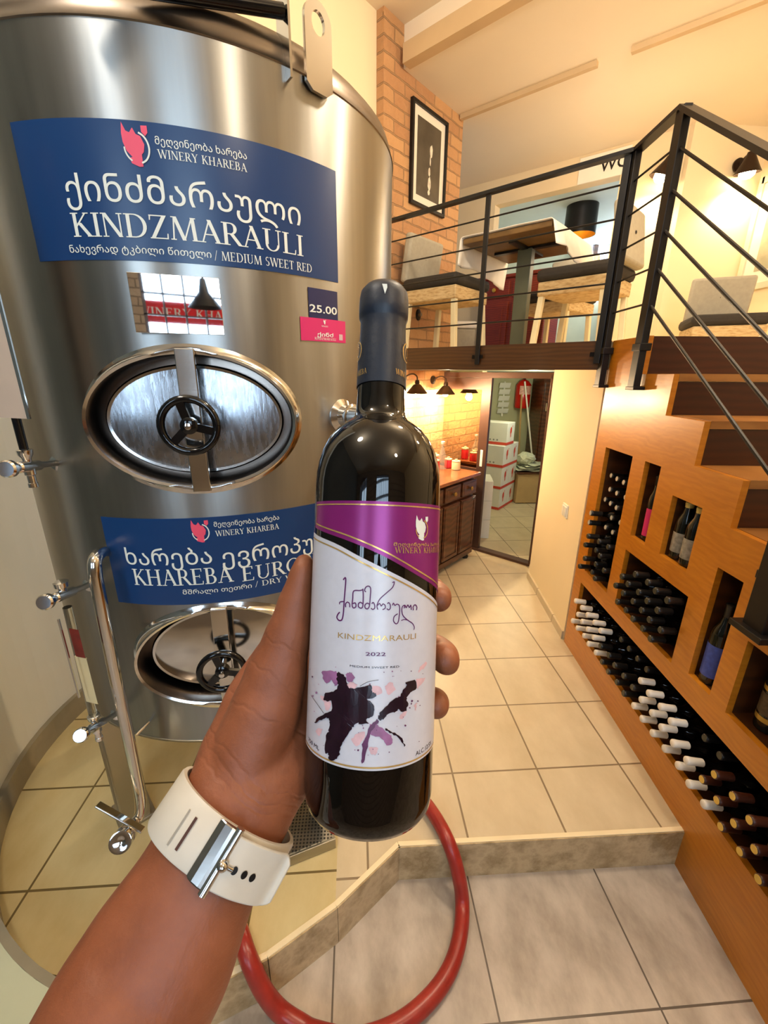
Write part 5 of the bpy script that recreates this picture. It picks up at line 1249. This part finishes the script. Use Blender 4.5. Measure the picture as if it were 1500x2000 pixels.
ink(stroke([(pxl+g, pht-g), (pxl+0.03, pht-g), (pxl+0.06, pht-g), (XR-0.006, pht-g)], 0.0007), GOLDF, 'gold_line', purple)
ink(stroke([(pxl+g, pht-g), (pxl+g, (pht+interp(plow, pxl+g))/2), (pxl+g, interp(plow, pxl+g)+g*1.4)], 0.0007), GOLDF, 'gold_line', purple)
ink(stroke([(pxl+g+(XR-pxl)*0.9*i/12, interp(plow, pxl+g+(XR-pxl)*0.9*i/12)+g*1.4) for i in range(13)], 0.0008), GOLDF, 'gold_line', purple)
ink(stroke([(wl+g, hb+g*0.8), (wl+0.02, hb+g*0.8), ((wl+wr)/2, hb+g*0.8), (wr-0.02, hb+g*0.8), (wr-g, hb+g*0.8)], 0.0008), GOLDF, 'gold_line', white)
ink(stroke([(wl+g*0.7, hb+g*0.8), (wl+g*0.7, (hb+interp(wtop, wl+g))/2), (wl+g*0.7, interp(wtop, wl+g)-g*1.3)], 0.0005), GOLDF, 'gold_line', white)
ink(stroke([(wr-g*0.7, hb+g*0.8), (wr-g*0.7, (hb+interp(wtop, wr-g))/2), (wr-g*0.7, interp(wtop, wr-g)-g*1.3)], 0.0005), GOLDF, 'gold_line', white)
ink(stroke([(wl+g+(wr-wl-2*g)*i/14, interp(wtop, wl+g+(wr-wl-2*g)*i/14)-g*1.3) for i in range(15)], 0.0008), GOLDF, 'gold_line', white)
# emblem and maker's lettering on the purple label
m_, r_ = logo(*bp(822, 1031), 0.0136); ink(m_, PRINTW, 'emblem', purple, 0.0006); ink(r_, GOLDF, 'emblem_ring', purple, 0.0006)
def bline(vf, p0, p1, ptop, mat, par, nm='lettering', stretch=1.0, hgt=None):
    x0, y0 = bp(*p0); x1, y1 = bp(*p1); cap = hgt or abs(bp(*ptop)[1]-y0)
    return ink(fit(vf, x0, x0+(x1-x0)*stretch, y0, cap), mat, nm, par)
bline(sans('მეღვინეობა ხარება', 0.012), (768, 1066), (848, 1071), None, GOLDF, purple, stretch=1.25, hgt=0.0024)
bline(serif('WINERY KHAREBA'), (770, 1080), (848, 1085), (770, 1069), GOLDF, purple, stretch=1.25)
def zp(x, y): return bp(640+x/6.818, 1110+y/6.818)
scr = [([(212, 152), (246, 130), (236, 300), (224, 450), (214, 600), (196, 680), (160, 692), (130, 655), (142, 612), (168, 582)], 16), ([(165, 478), (170, 448), (218, 440)], 12),
       ([(246, 516), (243, 475), (268, 448), (296, 470), (298, 516)], 13), ([(474, 284), (430, 294), (350, 302), (338, 400), (330, 490), (350, 526), (380, 505), (372, 460), (338, 468)], 14),
       ([(470, 270), (476, 360), (470, 495), (450, 528), (416, 512), (412, 474), (438, 450), (468, 470)], 14), ([(512, 312), (494, 292), (510, 250), (545, 235), (573, 270), (566, 400), (556, 500), (530, 538), (500, 522), (500, 484), (530, 462), (560, 480)], 13),
       ([(588, 470), (606, 452), (626, 490), (624, 530), (600, 545), (578, 528)], 13), ([(858, 190), (884, 180), (862, 250), (790, 318), (700, 400), (662, 470), (656, 510), (668, 548)], 12), ([(662, 494), (690, 466), (712, 500), (734, 472), (762, 490), (762, 530), (728, 548)], 12),
       ([(792, 470), (812, 455), (832, 490), (828, 535), (806, 550), (784, 534)], 12), ([(858, 492), (872, 462), (892, 492), (915, 476), (945, 488), (954, 540), (948, 630), (934, 712), (905, 736), (874, 700), (882, 640), (928, 602)], 12),
       ([(1012, 530), (1024, 490), (1040, 522), (1060, 486), (1082, 520), (1100, 488), (1108, 552)], 13), ([(1024, 488), (992, 505), (982, 560), (1000, 630), (1060, 688), (1120, 730), (1146, 780), (1140, 816)], 12), ([(974, 694), (1010, 680), (1060, 686)], 10),
       ([(1134, 556), (1130, 512), (1155, 484), (1180, 512), (1174, 556)], 14)]
ink(join2(*[stroke([zp(*p) for p in pts], w_/6.818*0.25/F*1.0*1.0) for pts, w_ in scr]), PURT, 'script_lettering', white)
bline(sans('KINDZMARAULI', 0.0), (661, 1245), (811, 1249), (661, 1229.5), GOLDF, white)
bline(sans('2022', 0.012), (714, 1280), (753, 1281), (714, 1270), PURT, white)
bline(sans('MEDIUM SWEET RED', 0.0), (684, 1301.5), (779, 1304.5), (684, 1296), INK, white)
bline(sans('750 ML', 0.0), (604, 1446), (625, 1455), (608, 1456), INK, white, hgt=0.0030)
bline(sans('ALC.12.5%', 0.0), (810.5, 1476), (840, 1466), None, INK, white, hgt=0.0034)
def sp_(x, y): return bp(590+x/5.556, 1280+y/5.556)
def shape(L, jit=9):
    r_ = random.Random(len(L)*7+int(abs(L[0][0]))); q = cat([(x, y, 0) for x, y in L], 4, True)
    return poly2([sp_(p.x+r_.uniform(-jit, jit), p.y+r_.uniform(-jit, jit)) for p in q])
dark = [(385, 180), (430, 190), (480, 240), (500, 310), (540, 350), (600, 345), (740, 320), (755, 390), (800, 410), (790, 450), (700, 475), (770, 530), (780, 600), (760, 660), (690, 690), (720, 740), (640, 735), (580, 735), (540, 800), (480, 890), (420, 990), (410, 1080), (360, 1130), (300, 1115), (290, 1060), (262, 1055), (270, 870), (300, 800), (310, 720), (290, 680), (240, 680), (160, 730), (155, 700), (240, 640), (320, 590), (330, 490), (260, 490), (245, 440), (280, 400), (370, 375), (400, 300), (385, 250)]
right = [(830, 640), (900, 560), (990, 470), (1060, 440), (1080, 380), (1130, 330), (1120, 290), (1215, 265), (1230, 350), (1150, 420), (1130, 470), (1140, 520), (1120, 590), (1060, 600), (1040, 570), (1000, 610), (920, 640), (880, 690), (830, 690)]
twig = [(920, 790), (980, 830), (1060, 880), (1105, 965), (1095, 972), (1040, 890), (950, 830), (900, 800)]
stem_ = [(680, 920), (720, 800), (790, 700), (830, 710), (770, 800), (720, 900), (700, 1060), (655, 1160), (645, 1150), (655, 960)]
mauve = [[(230, 170), (340, 165), (390, 190), (395, 290), (360, 330), (330, 270), (270, 305), (245, 260)], [(730, 760), (800, 740), (880, 800), (960, 870), (980, 940), (920, 970), (870, 900), (800, 870), (740, 860)], [(480, 200), (540, 190), (570, 240), (520, 290), (490, 260)]]
pinks = [[(1240, 260), (1330, 240), (1290, 320), (1240, 350)], [(1260, 150), (1340, 65), (1330, 120), (1260, 190)], [(1060, 640), (1140, 600), (1110, 660), (1060, 690)], [(150, 800), (220, 790), (210, 850), (180, 870)], [(205, 445), (245, 440), (300, 490), (320, 520), (290, 590), (250, 580), (250, 520), (215, 480)], [(760, 340), (830, 330), (860, 400), (780, 430)], [(900, 330), (960, 290), (1010, 360), (930, 420)], [(540, 900), (640, 830), (690, 860), (600, 980)], [(730, 990), (820, 1000), (800, 1070), (740, 1060)], [(1215, 530), (1240, 520), (1235, 590), (1215, 590)]]
ink(join2(*[shape(p) for p in pinks]), PINKI, 'pink_splash', white, 0.00045, 0.003)
for p in mauve: ink(shape(p), MAUVE, 'mauve_splash', white, 0.00055, 0.003)
ink(join2(shape(stem_)), PLUM, 'plum_splash', white, 0.0006, 0.003)
rs = random.Random(3); dots = []
for _ in range(70):
    x, y, r_ = rs.uniform(90, 1350), rs.uniform(120, 1080), rs.choice([4, 5, 6, 8, 11])
    dots.append(shape([(x+r_*math.cos(2*PI*k/7), y+r_*math.sin(2*PI*k/7)*rs.uniform(0.6, 1.3)) for k in range(7)], 1))
ink(join2(shape(dark), shape(right), shape(twig), stroke([sp_(110, 430), sp_(175, 525), sp_(245, 625)], 0.0003), stroke([sp_(630, 330), sp_(720, 282), sp_(830, 262)], 0.0002)), INK, 'dark_splash', white, 0.00065, 0.003)
ink(join2(*dots[:40]), PLUM, 'splash_drops', white, 0.0006); ink(join2(*dots[40:]), MAUVE, 'splash_drops', white, 0.0006)
ink(shape([(500, 310), (545, 288), (600, 315), (575, 352), (520, 345)]), PINKI, 'pink_splash', white, 0.0007)
# gilt lettering and seals on the capsule, and the torn fleck near its top
def onC(x, y): return bcyl(x/0.0152, y, 0.0155)
for x0, tx in ((0.0085, 'WINERY'), (-0.0235, 'KHAREBA')):
    wrap('lettering', fit(serif(tx), x0, x0+0.0145, 0.2525, 0.0032), onC, GOLDF, caps, cut=0.002)
for x0 in (0.0185, -0.0185):
    wrap('seal', join2(stroke([(x0+0.0042*math.cos(rad(a)), 0.268+0.0055*math.sin(rad(a))) for a in range(0, 360, 30)], 0.0007, True), stroke([(x0+0.002*math.cos(rad(a)), 0.268+0.003*math.sin(rad(a))) for a in range(0, 360, 45)], 0.0005, True)), onC, GOLDF, caps, cut=0.002)
wrap('torn_fleck', poly2([(-0.0012, 0.3045), (0.0016, 0.3045), (0.0018, 0.3025), (0.0006, 0.2985)]), lambda x, y: bcyl(x/0.0152, y, 0.0157), PRINTW, caps)

# ------------------------------------------------------------------ the forearm and hand that hold it
SKIN = Mat('brown_skin', '8f5634', 0.5); SKIN.set('Subsurface Weight', 0.12); SKIN.set('Subsurface Radius', (0.01, 0.004, 0.002)); SKIN.set('Subsurface Scale', 0.4)
_v = SKIN.co('Object'); _n = SKIN.noise(_v, 40, 6)
SKIN.base(SKIN.ramp(_n, [(0.25, hexc('7c4427')), (0.75, hexc('97593a'))])); WC = deep(437, 1621, .236); WA = (deep(470, 1566, .2415)-deep(403, 1676, .2305)).normalized()
def skin_creases(t):
    """fine skin grain, soft folds, and the creases across the wrist and the heel of the thumb"""
    tc = t.n('ShaderNodeTexCoord'); s = t.n('ShaderNodeVectorMath', operation='SUBTRACT'); t.l(tc.outputs['Object'], s.inputs[0]); s.inputs[1].default_value = WC
    d = t.n('ShaderNodeVectorMath', operation='DOT_PRODUCT'); t.l(s.outputs[0], d.inputs[0]); d.inputs[1].default_value = WA
    nz = t.noise(_v, 28, 3); k = t.n('ShaderNodeMath', operation='MULTIPLY_ADD'); t.l(nz, k.inputs[0]); k.inputs[1].default_value = 0.022; t.l(d.outputs['Value'], k.inputs[2])
    m = t.n('ShaderNodeMapRange'); t.l(k.outputs[0], m.inputs[0]); m.inputs[1].default_value = 0.0; m.inputs[2].default_value = 0.15
    st = [(0.0, (.8,)*3)]
    for p in (0.225, 0.262, 0.30, 0.47, 0.60, 0.70): st += [(p-0.010, (.8,)*3), (p, (.25,)*3), (p+0.010, (.8,)*3)]
    cr = t.ramp(m.outputs[0], st+[(1.0, (.8,)*3)])
    g = t.mix(0.45, cr, t.noise(_v, 260, 5, 0.7)); t.bump(g, 0.55, 0.0016)
skin_creases(SKIN); SKIN = SKIN.m
def loft(b, L, seg=28):
    """L: (pixel x, pixel y, depth, half width in the picture, half depth)"""
    P = cat([tuple(deep(x, y, t)) for x, y, t, _, _ in L], 6); n = len(P); rr = []
    for i in range(n):
        k = min(i//6, len(L)-2); f = (i-6*k)/6.0; f = f*f*(3-2*f)
        rr.append((L[k][3]+(L[k+1][3]-L[k][3])*f, L[k][4]+(L[k+1][4]-L[k][4])*f))
    R = []
    for i in range(n):
        d = (P[min(i+1, n-1)]-P[max(i-1, 0)]).normalized(); s = d.cross(FW)
        s = s.normalized() if s.length > 0.15 else RT; q = d.cross(s).normalized()
        R.append([b.verts.new(P[i]+s*(rr[i][0]*math.cos(2*PI*j/seg))+q*(rr[i][1]*math.sin(2*PI*j/seg))) for j in range(seg)])
    for i in range(n-1):
        for j in range(seg): b.faces.new((R[i][j], R[i][(j+1) % seg], R[i+1][(j+1) % seg], R[i+1][j]))
    for r_, i in ((R[0], 0), (R[-1], n-1)):
        b.faces.new(r_)
        e = min(rr[i]); ball(b, P[i], e, 18)
b = B()
loft(b, [(120, 2260, .186, .041, .033), (232, 2010, .200, .0385, .031), (305, 1878, .213, .0385, .029), (396, 1700, .228, .0325, .0245), (437, 1620, .236, .0325, .0235), (470, 1560, .243, .0325, .0235), (508, 1480, .256, .036, .023), (560, 1390, .275, .041, .020), (628, 1285, .298, .042, .017), (690, 1190, .313, .038, .013)])
loft(b, [(466, 1530, .246, .021, .020), (490, 1462, .250, .0222, .0205), (517, 1390, .253, .0212, .0195), (537, 1325, .255, .019, .0165), (560, 1250, .2555, .0145, .013), (575, 1190, .256, .0115, .011), (588, 1130, .256, .0082, .009), (594, 1100, .256, .006, .0075)])
loft(b, [(520, 1560, .262, .020, .016), (560, 1500, .285, .022, .015), (640, 1400, .312, .018, .013), (720, 1330, .322, .015, .012)])
for L in ([(690, 1160, .316, .012, .011), (760, 1140, .322, .0105, .010), (828, 1145, .312, .0095, .0095), (854, 1160, .288, .0088, .0088), (858, 1171, .268, .0080, .0082)],
          [(690, 1230, .318, .012, .0115), (770, 1245, .326, .0110, .0105), (842, 1262, .316, .0102, .0100), (867, 1278, .288, .0096, .0098), (868, 1288, .262, .0088, .0105)],
          [(690, 1310, .320, .0115, .011), (765, 1345, .326, .0105, .010), (828, 1362, .314, .0098, .0096), (850, 1370, .288, .0090, .0092), (851, 1377, .264, .0082, .0086)],
          [(680, 1390, .316, .0105, .010), (740, 1435, .318, .0092, .009), (792, 1450, .304, .0085, .0085), (808, 1452, .284, .0078, .0078)]):
    loft(b, L, 18)
me_o = obj('person', b, SKIN, None, smooth='all')
rm = me_o.modifiers.new('skin', 'REMESH'); rm.mode = 'VOXEL'; rm.voxel_size = 0.0016; rm.use_smooth_shade = True
sm = me_o.modifiers.new('relax', 'SMOOTH'); sm.factor = 0.5; sm.iterations = 9
tag(me_o, 'bare left forearm and hand gripping the wine bottle from behind', 'person')

# ------------------------------------------------------------------ white rubber watch strap with steel buckle
WC = deep(437, 1621, .236); _a = (deep(470, 1566, .2415)-deep(403, 1676, .2305)).normalized(); WA = _a
WS = WA.cross(FW).normalized(); WS = WS if WS.dot(RT) > 0 else -WS
WF = WS.cross(WA).normalized(); WF = WF if WF.dot(FW) < 0 else -WF
wa, wb = 0.0350, 0.0262
RUB = plain('white_rubber', 'cfc8ba', 0.42, amt=0.03, scale=60, bump=0.05, bs=300)
watch = thing('wristwatch', 'white rubber watch strap with steel buckle on the wrist', 'watch', WC)
def strap(b, ph0, ph1, w_, th, grow=0.0, n=80, closed=False):
    R = []
    for i in range(n+1):
        ph = ph0+(ph1-ph0)*i/n; c, s_ = math.cos(ph), math.sin(ph)
        w_ = 0.0268 + 0.002*max(0.0, -c)**1.5
        sec = [(-w_/2, 0), (-w_/2, th*0.75), (-w_/2+0.0012, th), (w_/2-0.0012, th), (w_/2, th*0.75), (w_/2, 0)]
        R.append([b.verts.new(WC+WS*((wa+grow+o)*c)+WF*((wb+grow+o)*s_)+WA*x) for x, o in sec])
    for i in range(n):
        for k in range(6): b.faces.new((R[i][k], R[i][(k+1) % 6], R[i+1][(k+1) % 6], R[i+1][k]))
    if not closed: b.faces.new(R[0]); b.faces.new(R[-1][::-1])
    return b
b = strap(B(), 0, 2*PI, 0.037, 0.0028, n=96, closed=True); bmesh.ops.remove_doubles(b, verts=b.verts[:], dist=1e-6)
obj('strap', b, RUB, watch, smooth=40)
def wsf(sd, ax, off):
    k = min(0.98, abs(sd)/(wa+0.003)); return WC+WS*sd+WF*((wb+0.003)*math.sqrt(1-k*k)+off)+WA*ax
# the free end lies over the strap to the right of the buckle and stands off at its tip
b = B(); n = 24; rows = []
for i in range(n+1):
    u = i/n; sd = 0.002+0.0365*u; hw = 0.0124
    if u > 0.86: hw = 0.0124-0.0038*((u-0.86)/0.14)**2.2
    lift = 0.0012 + (0.0 if u < 0.55 else 0.0030*((u-0.55)/0.45)**1.5)
    rows.append([b.verts.new(wsf(min(sd, 0.0345), ax, o+lift)+WS*max(0, sd-0.0345)) for ax, o in ((-hw, 0), (-hw, 0.0026), (hw, 0.0026), (hw, 0))])
for i in range(n):
    for k in range(4): b.faces.new((rows[i][k], rows[i][(k+1) % 4], rows[i+1][(k+1) % 4], rows[i+1][k]))
b.faces.new(rows[0]); b.faces.new(rows[-1][::-1])
tail = obj('strap_end', b, RUB, watch, smooth=40, bev=0.0008)
b = B()
for sd in (0.0125, 0.0180, 0.0225):
    u = (sd-0.002)/0.0365; lift = 0.0012+(0.0 if u < 0.55 else 0.0030*((u-0.55)/0.45)**1.5)
    p0 = wsf(sd, -0.0008, lift+0.00275); p1 = wsf(sd+0.001, -0.0008, lift+0.00275 if u < 0.5 else lift+0.0029)
    x = (p1-p0).normalized(); m_ = axm(p0, WA.cross(x), x); m_ = axm(p0, x.cross(WA) if x.cross(WA).dot(FW) < 0 else WA.cross(x), x)
    b.faces.new([b.verts.new(m_ @ V((0.0016*math.cos(2*PI*k/16), 0.0019*math.sin(2*PI*k/16), 0.0002))) for k in range(16)])
obj('strap_hole', b, BLACKM, tail)
def groove(nm, sd, a0, a1, w_, mat):
    b = B(); prism(b, [wsf(sd-w_/2, a0, 0.0001), wsf(sd+w_/2, a0, 0.0001), wsf(sd+w_/2, a1, 0.0001), wsf(sd-w_/2, a1, 0.0001)], WF*0.0003); return obj(nm, b, mat, watch)
groove('strap_slot', -0.0170, -0.0085, 0.0070, 0.0014, plain('slot_brown', '4a2c22', 0.6, amt=0.1))
groove('strap_groove', -0.0220, -0.0095, 0.0075, 0.0008, plain('groove_grey', '9a9488', 0.6, amt=0.1))
BUCK = brushed('buckle_steel', 'b6b0aa', 0.2, bumpk=0.02)
b = B(); R = M((WS, WF, WA)).transposed()
pts = [(-0.0065, 0.0006), (-0.003, 0.0026), (0.001, 0.0038), (0.0042, 0.0042), (0.0042, 0.0006)]
prism(b, [wsf(x, -0.0215, 0)*0+WC+WS*x+WF*((wb+0.003)*math.sqrt(1-(x/(wa+0.003))**2)+o)-WA*0.0138 for x, o in pts], WA*0.0276)
bk = obj('buckle', b, BUCK, watch, bev=0.0008)
tube_c = [WC+WS*0.0048+WF*(wb+0.0060)-WA*0.0150, WC+WS*0.0048+WF*(wb+0.0060)+WA*0.0150]
obj('buckle_bar', tube(B(), tube_c, 0.0022, 16), STEELP, bk, smooth=40)
b = B(); ball(b, WC+WS*0.0062+WF*(wb+0.0078)-WA*0.0008, 0.0028, 16); tube(b, [WC+WS*0.0055+WF*(wb+0.0068)-WA*0.0008, WC+WS*0.0115+WF*(wb+0.0056)-WA*0.0008], 0.0013, 10); obj('buckle_pin', b, STEELP, bk, smooth=40)
b = B(); box(b, WC-WF*(wb+0.008), (0.036, 0.009, 0.036), R); obj('watch_case', b, BLACKM, watch, bev=0.003)
